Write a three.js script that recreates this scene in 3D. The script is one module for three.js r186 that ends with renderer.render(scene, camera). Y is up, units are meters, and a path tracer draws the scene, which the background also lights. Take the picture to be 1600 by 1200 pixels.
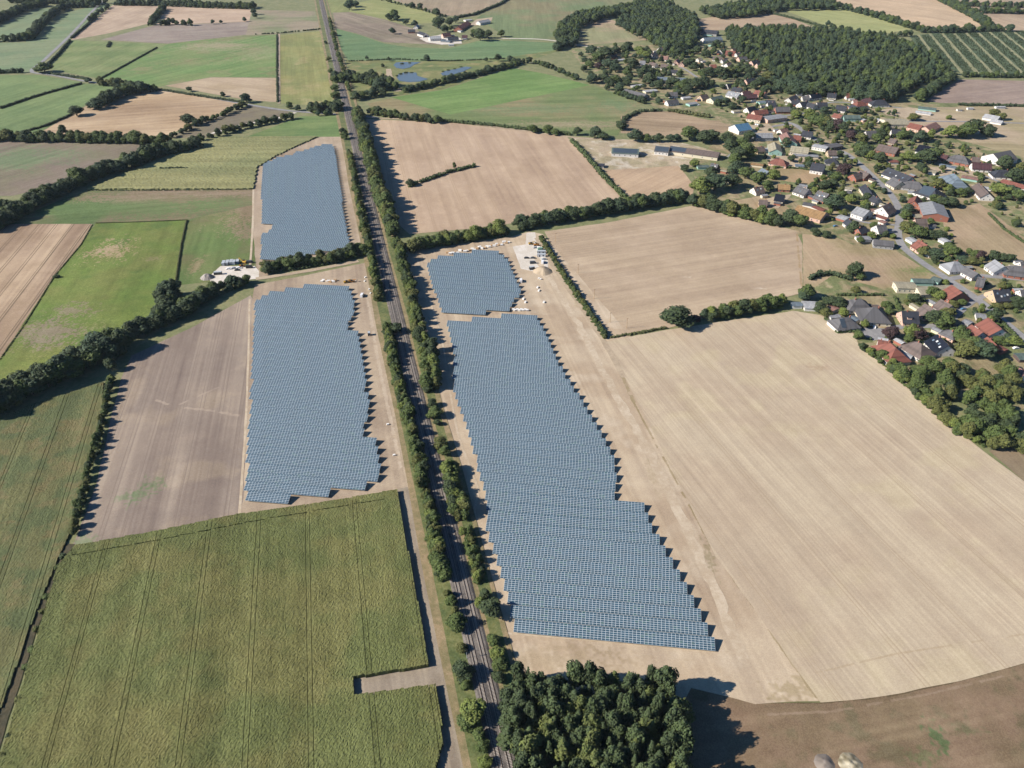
import * as THREE from 'three';
import { Sky } from 'three/addons/objects/Sky.js';
import { mergeGeometries } from 'three/addons/utils/BufferGeometryUtils.js';

// ---------------------------------------------------------------- camera, sky, sun, exposure
const scene = new THREE.Scene();
const H = 280, F = 1216, PITCH = Math.atan(820 / F);            // height in metres, focal length in photo pixels
const camera = new THREE.PerspectiveCamera(2 * Math.atan(600 / F) * 180 / Math.PI, 4 / 3, 1, 20000);
camera.position.set(0, H, 0); camera.rotation.x = -PITCH; scene.add(camera);
const renderer = new THREE.WebGLRenderer({ antialias: true });
renderer.toneMapping = THREE.LinearToneMapping;
renderer.toneMappingExposure = 1.98;
renderer.shadowMap.enabled = true;
const EL = 32 * Math.PI / 180, AZ = 11 * Math.PI / 180;
const SUN = new THREE.Vector3(-Math.cos(EL) * Math.cos(AZ), Math.sin(EL), Math.cos(EL) * Math.sin(AZ));
const sky = new Sky(); sky.name = 'sky'; sky.scale.setScalar(15000); sky.userData.kind = 'structure';
sky.material.uniforms.sunPosition.value.copy(SUN);
sky.material.uniforms.turbidity.value = 3; sky.material.uniforms.rayleigh.value = 1.2;
sky.material.uniforms.mieCoefficient.value = 0.004; sky.material.uniforms.cloudCoverage.value = 0;
scene.add(sky); scene.environmentIntensity = 0.1;
const sun = new THREE.DirectionalLight(0xfff4e6, 4.7);
sun.position.copy(SUN).multiplyScalar(3000); sun.castShadow = true; sun.target.position.set(0, 0, -700);
sun.position.add(sun.target.position); scene.add(sun, sun.target);
Object.assign(sun.shadow.camera, { left: -1800, right: 1800, top: 1800, bottom: -1800, near: 100, far: 7000 });
sun.shadow.mapSize.set(8192, 8192);
scene.fog = new THREE.FogExp2(0xc4d2e0, 0.00002);

// ---------------------------------------------------------------- helpers
let seed = 12345;
const rnd = () => { seed = (seed + 0x6D2B79F5) | 0; let t = Math.imul(seed ^ (seed >>> 15), 1 | seed); t = (t + Math.imul(t ^ (t >>> 7), 61 | t)) ^ t; return ((t ^ (t >>> 14)) >>> 0) / 4294967296; };
const rr = (a, b) => a + (b - a) * rnd();
const pick = a => a[Math.floor(rnd() * a.length)];
const cp = Math.cos(PITCH), sp = Math.sin(PITCH);
// a pixel of the photograph to the point at height y that it shows: [x, z]
function G(px, py, y = 0) { const u = (px - 800) / F, v = (py - 600) / F, t = (H - y) / (sp + v * cp); return [u * t, -(cp - v * sp) * t]; }
const scaleAt = (x, z) => F / Math.hypot(x, H, z);               // photo pixels a metre
const K = 0.60;                                                   // base colour of a sunlit level surface against its tone in the photograph
const lin = c => { c /= 255; return c <= 0.04045 ? c / 12.92 : Math.pow((c + 0.055) / 1.055, 2.4); };
const srgb = c => c <= 0.0031308 ? c * 12.92 * 255 : (1.055 * Math.pow(c, 1 / 2.4) - 0.055) * 255;
const LUT = new Uint8Array(1024); for (let i = 0; i < 1024; i++) LUT[i] = Math.round(srgb(lin(i / 4) * K));
const col = (r, g, b, k = K) => new THREE.Color().setRGB(lin(r) * k, lin(g) * k, lin(b) * k);
const counts = {};
const numbered = n => { const c = counts[n] = (counts[n] ?? -1) + 1; return c ? `${n}_${String(c).padStart(3, '0')}` : n; };
function shade(o) { o.traverse(m => { if (m.isMesh) { m.castShadow = m.receiveShadow = true; } }); return o; }
function top(o, name, label, category, group, kind) {
  o.name = numbered(name); scene.add(shade(o));
  if (label) o.userData.label = label; if (category) o.userData.category = category;
  if (group) o.userData.group = group; if (kind) o.userData.kind = kind; return o;
}
function part(parent, name, geo, mat, kind) { const m = new THREE.Mesh(geo, mat); m.name = name; if (kind) m.userData.kind = kind; parent.add(m); return m; }
const flatMat = (r, g, b, rough = 0.9, k = K) => new THREE.MeshStandardMaterial({ color: col(r, g, b, k), roughness: rough });
// noise
const NT = new Float32Array(65536); for (let i = 0; i < 65536; i++) NT[i] = rnd();
function vn(x, y) { const xi = Math.floor(x), yi = Math.floor(y); let fx = x - xi, fy = y - yi; fx = fx * fx * (3 - 2 * fx); fy = fy * fy * (3 - 2 * fy);
  const a = xi & 255, b = (xi + 1) & 255, c = (yi & 255) << 8, d = ((yi + 1) & 255) << 8;
  const p = NT[a | c], q = NT[b | c], r = NT[a | d], s = NT[b | d]; return (p + (q - p) * fx) * (1 - fy) + (r + (s - r) * fx) * fy; }
const fbm = (x, y) => vn(x, y) * 0.5 + vn(x * 2.03 + 17, y * 2.03 + 5) * 0.27 + vn(x * 4.1 + 41, y * 4.1 + 9) * 0.15 + vn(x * 8.3 + 3, y * 8.3 + 77) * 0.08;
const inPoly = (x, z, p) => { let c = false; for (let i = 0, j = p.length - 1; i < p.length; j = i++) { const [a, b] = p[i], [d, e] = p[j]; if ((b > z) !== (e > z) && x < (d - a) * (z - b) / (e - b) + a) c = !c; } return c; };
const segDist = (x, z, p) => { let m = 1e9; for (let i = 0; i + 1 < p.length; i++) { const [a, b] = p[i], [c, d] = p[i + 1], dx = c - a, dz = d - b, t = Math.max(0, Math.min(1, ((x - a) * dx + (z - b) * dz) / (dx * dx + dz * dz || 1))); m = Math.min(m, Math.hypot(x - a - dx * t, z - b - dz * t)); } return m; };
const P = (s, y = 0) => s.map(([a, b]) => G(a, b, y));
// mesh collector: triangles with uv and colour
class MB {
  constructor() { this.p = []; this.u = []; this.c = []; }
  v(a, uv, c) { this.p.push(...a); if (uv) this.u.push(...uv); if (c) this.c.push(...c); }
  quad(a, b, c, d, uv, cl) { const w = uv || [[0, 0], [1, 0], [1, 1], [0, 1]]; for (const k of [0, 1, 2, 0, 2, 3]) this.v([a, b, c, d][k], w[k], cl); }
  tri(a, b, c, cl) { this.v(a, [0, 0], cl); this.v(b, [1, 0], cl); this.v(c, [0.5, 1], cl); }
  box(x0, x1, y0, y1, z0, z1, cl, bottom = true) {
    const a = [x0, y0, z0], b = [x1, y0, z0], c = [x1, y1, z0], d = [x0, y1, z0], e = [x0, y0, z1], f = [x1, y0, z1], g = [x1, y1, z1], h = [x0, y1, z1];
    const U = (w, q) => [[0, 0], [w, 0], [w, q], [0, q]], X = x1 - x0, Y = y1 - y0, Z = z1 - z0;
    this.quad(e, f, g, h, U(X, Y), cl); this.quad(b, a, d, c, U(X, Y), cl); this.quad(a, e, h, d, U(Z, Y), cl); this.quad(f, b, c, g, U(Z, Y), cl);
    this.quad(h, g, c, d, U(X, Z), cl); if (bottom) this.quad(a, b, f, e, U(X, Z), cl);
  }
  geo() { const g = new THREE.BufferGeometry(); g.setAttribute('position', new THREE.Float32BufferAttribute(this.p, 3)); if (this.u.length) g.setAttribute('uv', new THREE.Float32BufferAttribute(this.u, 2)); if (this.c.length) g.setAttribute('color', new THREE.Float32BufferAttribute(this.c, 3)); g.computeVertexNormals(); return g; }
}
function pixTex(w, h, fn) { const d = new Uint8Array(w * h * 4); let i = 0; const o = [0, 0, 0];
  for (let y = 0; y < h; y++) for (let x = 0; x < w; x++) { fn((x + 0.5) / w, (y + 0.5) / h, o, x, y); for (let k = 0; k < 3; k++) { const q = o[k] * 4 | 0; d[i + k] = LUT[q < 0 ? 0 : q > 1023 ? 1023 : q]; } d[i + 3] = 255; i += 4; }
  const t = new THREE.DataTexture(d, w, h, THREE.RGBAFormat); t.colorSpace = THREE.SRGBColorSpace; t.magFilter = THREE.LinearFilter; t.minFilter = THREE.LinearMipmapLinearFilter; t.generateMipmaps = true; t.needsUpdate = true; return t; }
let texTotal = 0;
/* Soil, stubble, grass or crop seen from above. o: c base, c2 second tone, patch (m), mix, rows [direction in px: a, b], row spacing, rowAmp, streak amp, tram [spacing, tone, width], grain, spots */
function fieldLook(poly, o) {
  const [da, db] = o.dir ? P(o.dir) : [[0, 0], [0, -1]]; let dx = db[0] - da[0], dz = db[1] - da[1]; const L = Math.hypot(dx, dz); dx /= L; dz /= L;
  const U = (x, z) => -dz * x + dx * z, V = (x, z) => dx * x + dz * z;
  let u0 = 1e9, u1 = -1e9, v0 = 1e9, v1 = -1e9, near = 0;
  for (const [x, z] of poly) { const a = U(x, z), b = V(x, z); u0 = Math.min(u0, a); u1 = Math.max(u1, a); v0 = Math.min(v0, b); v1 = Math.max(v1, b); near = Math.max(near, scaleAt(x, z)); }
  const res = Math.min(near * 0.85, 3.2), cap = o.cap || 1024;
  const w = Math.max(64, Math.min(cap, Math.ceil((u1 - u0) * res))), h = Math.max(64, Math.min(cap, Math.ceil((v1 - v0) * res))); texTotal += w * h;
  const c = o.c, c2 = o.c2 || c, c3 = o.c3, ps = o.patch || 40, mix = o.mix ?? 0.5, ra = o.rowAmp ?? 8, rs = o.row || 1.5, sa = o.streak ?? 8, gr = o.grain ?? 9, so = (poly[0][0] * 3.7) % 200;
  const spots = (o.spots || []).map(([a, b, r, q, cc, s]) => { const [x, z] = G(a, b); return { x, z, r, q, cc, s: s ?? 0.8 }; });
  const lines = (o.lines || []).map(([pp, ww, cc]) => ({ p: P(pp), ww, cc }));
  const tr = o.tram;
  const tex = pixTex(w, h, (s, t, out) => {
    const u = u0 + s * (u1 - u0), v = v0 + t * (v1 - v0), x = -dz * u + dx * v, z = dx * u + dz * v;
    const f = fbm(x / ps + so, z / ps); let m = Math.max(0, Math.min(1, (f - 0.5) * 3.2 + 0.5)) * mix * 2 - mix + 0.5; m = m < 0 ? 0 : m > 1 ? 1 : m;
    const row = vn(u / rs, v / 60 + so) - 0.5, st = vn(u / (rs * 5) + 9, v / 90) - 0.5 + 0.6 * (vn(u / (rs * 16) + 31, v / 200) - 0.5), wob = fbm(x / 6 + 50, z / 6) - 0.5;
    const gn = (NT[(w * 31 + (s * w | 0) * 7 + (t * h | 0) * 1931) & 65535] - 0.5) * 2;
    let e = row * 2 * ra + st * 2 * sa + wob * gr * 1.6 + gn * gr;
    for (let k = 0; k < 3; k++) out[k] = c[k] + (c2[k] - c[k]) * m + e * (k === 2 ? 0.85 : 1);
    if (c3) { let q = (fbm(x / (ps * 0.6) + 90, z / (ps * 0.6) + so) - 0.56) * 7; q = q < 0 ? 0 : q > 1 ? 1 : q; q *= o.mix3 ?? 0.7; for (let k = 0; k < 3; k++) out[k] += (c3[k] + e - out[k]) * q; }
    if (tr) { const uu = ((u - (tr[3] || 0)) % tr[0] + tr[0]) % tr[0], ww = tr[2] || 0.4; if (uu < ww || (uu > 2 && uu < 2 + ww)) for (let k = 0; k < 3; k++) out[k] += (tr[1][k] - out[k]) * (0.45 + 0.5 * vn(v / 15, u)); }
    for (const q of spots) { const d = Math.hypot((x - q.x) / q.r, (z - q.z) / q.q), n = fbm(x / (q.r * 0.35) + 7, z / (q.q * 0.35)); let a = (1.05 - d + (n - 0.5) * 1.6 + (vn(x / 1.3, z / 1.3) - 0.5) * 1.5 + gn * 0.35) * 1.7; a = a < 0 ? 0 : a > 1 ? 1 : a; if (a) for (let k = 0; k < 3; k++) out[k] += (q.cc[k] + e - out[k]) * a * q.s; }
    for (const q of lines) { const d = segDist(x, z, q.p) + (vn(x / 2, z / 2) - 0.5) * q.ww * 0.9; if (d < q.ww && vn(x / 5 + 3, z / 5) > 0.3) for (let k = 0; k < 3; k++) out[k] += (q.cc[k] + e * 0.7 - out[k]) * (0.55 + 0.4 * vn(x / 3, z / 3)); }
  });
  const mat = new THREE.MeshStandardMaterial({ map: tex, roughness: 1 });
  return { mat, uv: (x, z) => [(U(x, z) - u0) / (u1 - u0), (V(x, z) - v0) / (v1 - v0)], U, V, u0, u1, v0, v1, XZ: (u, v) => [-dz * u + dx * v, dx * u + dz * v] };
}
let level = 0;
function sheet(poly, y, uv) { // level sheet over a polygon given as [x, z]
  const pts = poly.map(([x, z]) => new THREE.Vector2(x, z)); if (THREE.ShapeUtils.isClockWise(pts)) pts.reverse();
  const tr = THREE.ShapeUtils.triangulateShape(pts, []); const p = [], q = [], n = [];
  for (const t of tr) for (const k of [t[0], t[2], t[1]]) { p.push(pts[k].x, y, pts[k].y); q.push(...uv(pts[k].x, pts[k].y)); n.push(0, 1, 0); }
  const g = new THREE.BufferGeometry(); g.setAttribute('position', new THREE.Float32BufferAttribute(p, 3)); g.setAttribute('uv', new THREE.Float32BufferAttribute(q, 2)); g.setAttribute('normal', new THREE.Float32BufferAttribute(n, 3)); return g;
}
// an irregular edge: subdivide the outline and let it wander a little
function rough(poly, amp, step = 6) { const r = []; poly.forEach(([a, b], i) => { const [c, d] = poly[(i + 1) % poly.length], n = Math.max(1, Math.round(Math.hypot(c - a, d - b) / step)); for (let k = 0; k < n; k++) { const t = k / n, x = a + (c - a) * t, z = b + (d - b) * t; r.push([x + (fbm(x / 9, z / 9) - 0.5) * amp * 2, z + (fbm(z / 9 + 33, x / 9) - 0.5) * amp * 2]); } }); return r; }
function field(name, label, px, o) {
  if (name === 'meadow') for (const k of ['c', 'c2', 'c3']) if (o[k]) o[k] = [o[k][0] * 0.92, o[k][1] * 0.945, o[k][2] * 0.84];
  const poly = rough(P(px), o.wander ?? 0.7, 8); level++;
  const k = fieldLook(poly, o); const m = new THREE.Mesh(sheet(poly, 0.004 * level, k.uv), k.mat);
  return top(m, name, label, 'field', null, 'structure');
}
// a standing crop: a bumpy canopy at its height with real edges and real wheel tracks
function crop(name, label, px, o) {
  const poly = P(px), k = fieldLook(poly, o), cu = o.cu || 0.6, cv = o.cv || 0.9, nu = Math.ceil((k.u1 - k.u0) / cu), nv = Math.ceil((k.v1 - k.v0) / cv);
  const tr = o.tracks, isTrack = i => { if (!tr) return false; const u = ((k.u0 + i * cu - tr[1]) % tr[0] + tr[0]) % tr[0]; return u < cu || (u > 2 && u < 2 + cu); };
  const holes = (o.holes || []).map(h => P(h));
  const inside = new Uint8Array(nu * nv); for (let i = 0; i < nu; i++) for (let j = 0; j < nv; j++) { const [x, z] = k.XZ(k.u0 + (i + 0.5) * cu, k.v0 + (j + 0.5) * cv); if (inPoly(x, z, poly) && !isTrack(i) && !holes.some(h => inPoly(x, z, h))) inside[i * nv + j] = 1; }
  const hs = new Float32Array((nu + 1) * (nv + 1)), js = new Float32Array((nu + 1) * (nv + 1) * 2); for (let i = 0; i <= nu; i++) for (let j = 0; j <= nv; j++) { const q = i * (nv + 1) + j, [x, z] = k.XZ(k.u0 + i * cu, k.v0 + j * cv); hs[q] = o.h * (0.8 + 0.2 * fbm(x / 9, z / 9)) + rr(-1, 1) * o.h * (o.bump ?? 0.2); js[q * 2] = rr(-0.3, 0.3) * cu; js[q * 2 + 1] = rr(-0.3, 0.3) * cv; }
  const narrow = i => isTrack(i) ? cu * 0.27 : isTrack(i - 1) ? -cu * 0.27 : 0;      // the wheel ruts are narrower than a cell
  const V = (i, j, g) => { const q = i * (nv + 1) + j, n = narrow(i), [x, z] = k.XZ(k.u0 + i * cu + (n ? n + js[q * 2] * 0.3 : js[q * 2]), k.v0 + j * cv + js[q * 2 + 1]); return [x, g ? 0.02 : hs[q], z]; };
  const uv = a => k.uv(a[0], a[2]), p = [], q = [];
  const push = (a, b, c, d) => { for (const t of [a, b, c, a, c, d]) { p.push(t[0], t[1], t[2]); q.push(...uv(t)); } };
  const at = (i, j) => i >= 0 && j >= 0 && i < nu && j < nv && inside[i * nv + j];
  for (let i = 0; i < nu; i++) for (let j = 0; j < nv; j++) { if (!inside[i * nv + j]) continue; push(V(i, j), V(i, j + 1), V(i + 1, j + 1), V(i + 1, j));
    if (!at(i - 1, j)) push(V(i, j, 1), V(i, j + 1, 1), V(i, j + 1), V(i, j)); if (!at(i + 1, j)) push(V(i + 1, j + 1, 1), V(i + 1, j, 1), V(i + 1, j), V(i + 1, j + 1));
    if (!at(i, j - 1)) push(V(i + 1, j, 1), V(i, j, 1), V(i, j), V(i + 1, j)); if (!at(i, j + 1)) push(V(i, j + 1, 1), V(i + 1, j + 1, 1), V(i + 1, j + 1), V(i, j + 1)); }
  const g = new THREE.BufferGeometry(); g.setAttribute('position', new THREE.Float32BufferAttribute(p, 3)); g.setAttribute('uv', new THREE.Float32BufferAttribute(q, 2)); g.computeVertexNormals();
  const nn = g.attributes.normal; let dn = 0; for (let i = 0; i < 60; i++) dn += nn.getY(i); if (dn < 0) { for (let i = 0; i < p.length; i += 9) for (let c = 0; c < 3; c++) { const t = p[i + 3 + c]; p[i + 3 + c] = p[i + 6 + c]; p[i + 6 + c] = t; } for (let i = 0; i < q.length; i += 6) for (let c = 0; c < 2; c++) { const t = q[i + 2 + c]; q[i + 2 + c] = q[i + 4 + c]; q[i + 4 + c] = t; } g.setAttribute('position', new THREE.Float32BufferAttribute(p, 3)); g.setAttribute('uv', new THREE.Float32BufferAttribute(q, 2)); g.computeVertexNormals(); }
  return top(new THREE.Mesh(g, k.mat), name, label, 'crop', null, 'stuff');
}
// a strip of width w along a px line
function strip(name, label, px, w, o, y) {
  const c = Array.isArray(px[0]) ? P(px) : px, pts = new THREE.CatmullRomCurve3(c.map(([x, z]) => new THREE.Vector3(x, 0, z)), false, 'centripetal').getSpacedPoints(Math.max(2, c.length * 5));
  const L = [], R = []; pts.forEach((a, i) => { const b = pts[Math.min(i + 1, pts.length - 1)], e = pts[Math.max(i - 1, 0)], dx = b.x - e.x, dz = b.z - e.z, l = Math.hypot(dx, dz), j = o.wander ? (fbm(a.x / 7, a.z / 7) - 0.5) * o.wander * 2 : 0; L.push([a.x - dz / l * (w / 2 + j), a.z + dx / l * (w / 2 + j)]); R.push([a.x + dz / l * (w / 2 - j), a.z - dx / l * (w / 2 - j)]); });
  const poly = [...L, ...R.reverse()]; level++; const k = fieldLook(poly, o);
  return top(new THREE.Mesh(sheet(poly, y ?? 0.004 * level, k.uv), k.mat), name, label, 'ground', null, 'structure');
}
// ---------------------------------------------------------------- tiling surfaces for roads, tracks and verges (256 m a tile, uv in metres / 256)
function tileMat(c, c2, gr, w = 1024) { texTotal += w * w; const t = pixTex(w, w, (s, q, o) => { const x = s * 256, z = q * 256, f = vn(x / 8, z / 8) * 0.4 + vn(x / 2, z / 2) * 0.35 + vn(x, z) * 0.25, g = (rnd() - 0.5) * 2 * gr, m = Math.max(0, Math.min(1, (f - 0.5) * 2.4 + 0.5)); for (let k = 0; k < 3; k++) o[k] = c[k] + (c2[k] - c[k]) * m + g; }); t.wrapS = t.wrapT = THREE.RepeatWrapping; return new THREE.MeshStandardMaterial({ map: t, roughness: 1 }); }
const M = {
  asphalt: tileMat([166, 165, 165], [148, 147, 148], 7), sand: tileMat([203, 184, 156], [183, 164, 138], 10), gravel: tileMat([242, 234, 222], [224, 214, 198], 10),
  ballast: tileMat([136, 128, 120], [100, 94, 89], 20), dry: tileMat([172, 150, 114], [138, 128, 88], 14), turf: tileMat([128, 130, 78], [92, 106, 58], 14, 512),
  lane: tileMat([220, 202, 176], [202, 182, 154], 9), soilDark: tileMat([96, 86, 62], [70, 68, 48], 10, 512),
};
function band(name, label, px, w, mat, o = {}) { // strip with a shared surface
  const c = o.world ? px : P(px), pts = new THREE.CatmullRomCurve3(c.map(([x, z]) => new THREE.Vector3(x, 0, z)), false, 'centripetal').getSpacedPoints(o.n || Math.max(3, c.length * 6)), L = [], R = [], j = o.wander || 0;
  pts.forEach((a, i) => { const b = pts[Math.min(i + 1, pts.length - 1)], e = pts[Math.max(i - 1, 0)], dx = b.x - e.x, dz = b.z - e.z, l = Math.hypot(dx, dz), s = w / 2 + (fbm(a.x / 7, a.z / 7) - 0.5) * j * 2, q = w / 2 + (fbm(a.z / 7, a.x / 7) - 0.5) * j * 2; L.push([a.x - dz / l * s, a.z + dx / l * s]); R.push([a.x + dz / l * q, a.z - dx / l * q]); });
  level++; return top(new THREE.Mesh(sheet([...L, ...R.reverse()], o.y ?? 0.004 * level, (x, z) => [x / 256, z / 256]), mat), name, label, 'ground', null, 'structure');
}
function patchOf(name, label, px, mat, wander = 1) { level++; return top(new THREE.Mesh(sheet(rough(P(px), wander, 4), 0.004 * level, (x, z) => [x / 256, z / 256]), mat), name, label, 'ground', null, 'structure'); }

// ---------------------------------------------------------------- ground and fields
{ // one sheet to the horizon: dry grassland
  const t = tileMat([150, 148, 104], [122, 130, 84], 9); const g = new THREE.PlaneGeometry(16000, 16000); g.rotateX(-Math.PI / 2); const u = g.attributes.uv; for (let i = 0; i < u.count; i++) u.setXY(i, u.getX(i) * 62.5, u.getY(i) * 62.5);
  const m = new THREE.Mesh(g, t); m.position.z = -1500; top(m, 'ground', 'wide dry grassland under the fields', 'ground', null, 'structure');
}
const TAN = [196, 174, 146], TAN2 = [182, 160, 132], SAND = [208, 188, 160], SAND2 = [196, 175, 148], GRN = [126, 146, 92], GRN2 = [106, 132, 80], BRN = [146, 130, 110], BRN2 = [128, 116, 92];
// far left
field('meadow', 'pale green meadow at the far left between two dark hedges', [[-60, 68], [40, 66], [62, 40], [90, 24], [150, 8], [168, 8], [50, 113], [-60, 112]], { c: [132, 152, 120], c2: [148, 158, 128], dir: [[0, 110], [60, 106]], streak: 6 });
field('meadow', 'small green meadow enclosed by hedges at the far left', [[-60, 60], [-60, 40], [0, 40], [60, 13], [80, 13], [60, 45], [45, 56], [0, 62]], { c: [134, 152, 122], c2: [144, 156, 124], grain: 5 });
field('stubble_field', 'tan stubble field beside the farm lane, far left', [[110, 63], [176, 8], [254, 9], [236, 36], [165, 53]], { c: [196, 172, 146], c2: [182, 158, 134], dir: [[130, 58], [245, 12]], rowAmp: 10, row: 4 });
field('stubble_field', 'tan stubble field below the dark plantation', [[244, 39], [262, 9], [396, 14], [390, 34]], { c: [206, 180, 154], c2: [194, 168, 142], dir: [[250, 35], [390, 30]] });
field('ploughed_field', 'grey brown ploughed field shaped like a long wedge', [[158, 62], [240, 40], [392, 34], [386, 54], [262, 68]], { c: [162, 148, 134], c2: [152, 136, 124], dir: [[165, 58], [385, 45]], row: 4 });
field('stubble_field', 'brown green fallow beside the railway and dark plantation', [[394, 15], [492, 18], [504, 46], [436, 53], [384, 55]], { c: [162, 148, 122], c2: [136, 142, 100], patch: 60, dir: [[394, 45], [500, 40]] });
field('meadow', 'yellow green meadow with curved mowing lines', [[72, 107], [112, 63], [262, 69], [156, 123]], { c: [150, 158, 110], c2: [128, 146, 92], dir: [[90, 105], [170, 72]], row: 4, rowAmp: 9 });
field('meadow', 'bright green pasture with bare tan patches', [[155, 123], [262, 69], [300, 64], [436, 54], [438, 121], [330, 120], [244, 136]], { c: [122, 152, 90], c2: [138, 154, 100], c3: [160, 150, 116], patch: 50, dir: [[160, 120], [430, 60]], spots: [[340, 72, 70, 40, [172, 156, 126]], [300, 98, 60, 25, [150, 146, 100], 0.7], [400, 82, 40, 60, [164, 154, 118], 0.6]] });
field('stubble_field', 'tan stubble field by the level crossing lane', [[258, 134], [330, 121], [436, 122], [436, 160], [386, 156]], { c: [196, 174, 144], c2: [182, 160, 128], dir: [[290, 130], [430, 150]] });
field('meadow', 'yellow olive meadow bounded by railway and farm track', [[437, 55], [506, 48], [514, 100], [524, 152], [516, 167], [437, 161]], { c: [170, 162, 108], c2: [148, 150, 96], c3: [186, 168, 128], patch: 45, dir: [[440, 60], [440, 150]] });
field('meadow', 'green meadow above a straight thin hedge, far left', [[-60, 118], [60, 117], [128, 129], [40, 158], [-60, 188]], { c: [138, 154, 104], c2: [124, 146, 94], dir: [[0, 165], [120, 130]], row: 4 });
field('meadow', 'large green meadow below a straight thin hedge', [[-60, 190], [40, 158], [130, 130], [196, 138], [150, 153], [112, 178], [60, 207], [-60, 212]], { c: [134, 152, 102], c2: [120, 142, 92], dir: [[0, 200], [150, 148]], row: 5 });
field('stubble_field', 'golden stubble field with pale straw stripes', [[60, 209], [116, 176], [160, 152], [230, 139], [382, 159], [345, 178], [300, 192], [262, 213]], { c: [192, 164, 128], c2: [204, 178, 144], dir: [[120, 190], [330, 175]], row: 5, rowAmp: 14, streak: 16, patch: 80 });
field('ploughed_field', 'dark brown ploughed strip beside golden stubble', [[262, 216], [300, 195], [388, 165], [446, 172], [458, 180], [380, 198], [318, 216]], { c: [122, 112, 98], c2: [136, 126, 98], dir: [[290, 205], [440, 175]] });
field('ploughed_field', 'brown field with a green patch behind the broad tree belt', [[-60, 220], [270, 220], [180, 248], [60, 296], [20, 306], [-60, 306]], { c: [140, 124, 108], c2: [134, 126, 98], dir: [[0, 300], [200, 240]], spots: [[15, 248, 70, 40, [112, 136, 90], 0.8]] });
crop('maize_field', 'yellow green maize standing around the far left solar array', [[138, 297], [250, 250], [330, 216], [498, 214], [470, 226], [432, 244], [402, 262], [396, 296]], { c: [152, 150, 98], c2: [138, 142, 92], dir: [[150, 295], [390, 292]], row: 3, rowAmp: 10, h: 1.6, cu: 2.2, cv: 2.2, bump: 0.12, patch: 60, spots: [[265, 265, 0.1, 0.1, [90, 90, 60], 0]] });
field('meadow', 'green wedge of grass beside the railway crossing', [[380, 216], [470, 182], [528, 180], [534, 214]], { c: [112, 138, 82], c2: [128, 146, 92], dir: [[400, 210], [525, 205]] });
field('meadow', 'brown and green patchy fallow above the left meadows', [[-20, 352], [30, 340], [100, 310], [138, 298], [400, 295], [396, 345], [290, 350], [150, 352]], { c: [146, 130, 106], c2: [104, 126, 74], patch: 70, mix: 0.9, dir: [[100, 335], [390, 310]], spots: [[85, 325, 40, 16, [98, 126, 70]], [230, 325, 60, 26, [104, 128, 70]], [320, 322, 40, 20, [108, 130, 72]], [345, 302, 90, 10, [154, 134, 108], 0.95], [190, 308, 50, 12, [150, 130, 104], 0.9]] });
field('stubble_field', 'tan stubble with dark wheel tracks, far left', [[-60, 362], [20, 350], [144, 350], [127, 382], [85, 432], [40, 505], [0, 562], [-60, 650]], { c: [186, 160, 132], c2: [168, 142, 114], dir: [[128, 368], [-10, 560]], row: 2, rowAmp: 12, streak: 20, tram: [15, [104, 86, 66], 0.7] });
field('meadow', 'green meadow with grey bare patches left of the dark hedge', [[-60, 646], [0, 560], [85, 432], [128, 380], [150, 348], [292, 344], [278, 425], [268, 455], [240, 500], [190, 530], [120, 570], [0, 630], [-60, 668]], { c: [118, 140, 58], c2: [132, 138, 70], c3: [98, 124, 52], patch: 30, grain: 14, dir: [[140, 360], [0, 580]], rowAmp: 5, spots: [[172, 392, 17, 20, [176, 154, 118], 1], [238, 405, 7, 5, [150, 140, 100], 0.7], [80, 520, 26, 20, [146, 132, 108], 0.95], [112, 485, 16, 11, [142, 130, 102], 0.9], [60, 575, 14, 18, [140, 150, 66], 0.6], [190, 500, 20, 12, [132, 148, 66], 0.6]] });
field('meadow', 'green meadow with curved brown swaths beside the left array', [[292, 344], [330, 335], [396, 320], [400, 395], [395, 430], [330, 440], [276, 446], [279, 420]], { c: [110, 132, 72], c2: [124, 130, 80], c3: [134, 120, 92], mix3: 0.5, patch: 35, dir: [[300, 440], [330, 345]], row: 3, spots: [[306, 416, 5, 16, [158, 138, 104], 0.8], [394, 330, 24, 40, [156, 134, 106], 1], [388, 360, 12, 20, [150, 132, 104], 0.9], [340, 330, 40, 9, [140, 126, 92], 0.6]] });
// far middle
field('meadow', 'yellowish meadow strip beside the far end of the railway', [[508, -10], [560, -14], [548, 18], [518, 20]], { c: [164, 162, 112], c2: [150, 154, 100] });
field('meadow', 'yellow green field in front of distant trees', [[545, 18], [560, 4], [600, -4], [688, 26], [690, 34], [640, 38], [590, 30]], { c: [176, 172, 122], c2: [160, 162, 108], dir: [[560, 15], [680, 28]] });
field('ploughed_field', 'brown ploughed field with dark furrows near the pond farm', [[520, 20], [548, 19], [600, 30], [650, 46], [690, 70], [600, 66], [556, 52], [524, 44]], { c: [158, 142, 122], c2: [138, 126, 104], dir: [[530, 25], [650, 60]], row: 6, rowAmp: 16 });
field('stubble_field', 'light brown field beyond the pond farm', [[600, -4], [640, -22], [830, -22], [740, 26], [690, 24]], { c: [176, 156, 128], c2: [162, 146, 118] });
field('meadow', 'green brown meadow around the lane to the pond farm', [[830, -22], [745, 28], [800, 64], [868, 62], [868, 36], [900, 22], [960, 8], [940, -22]], { c: [128, 142, 104], c2: [152, 140, 112], patch: 120, mix: 0.8 });
field('meadow', 'long blue green meadow below the pond farm', [[522, 44], [560, 54], [600, 68], [640, 74], [700, 76], [755, 62], [800, 64], [890, 68], [885, 76], [800, 97], [545, 97], [530, 70]], { c: [112, 142, 102], c2: [122, 146, 106], dir: [[540, 80], [780, 70]] });
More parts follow.
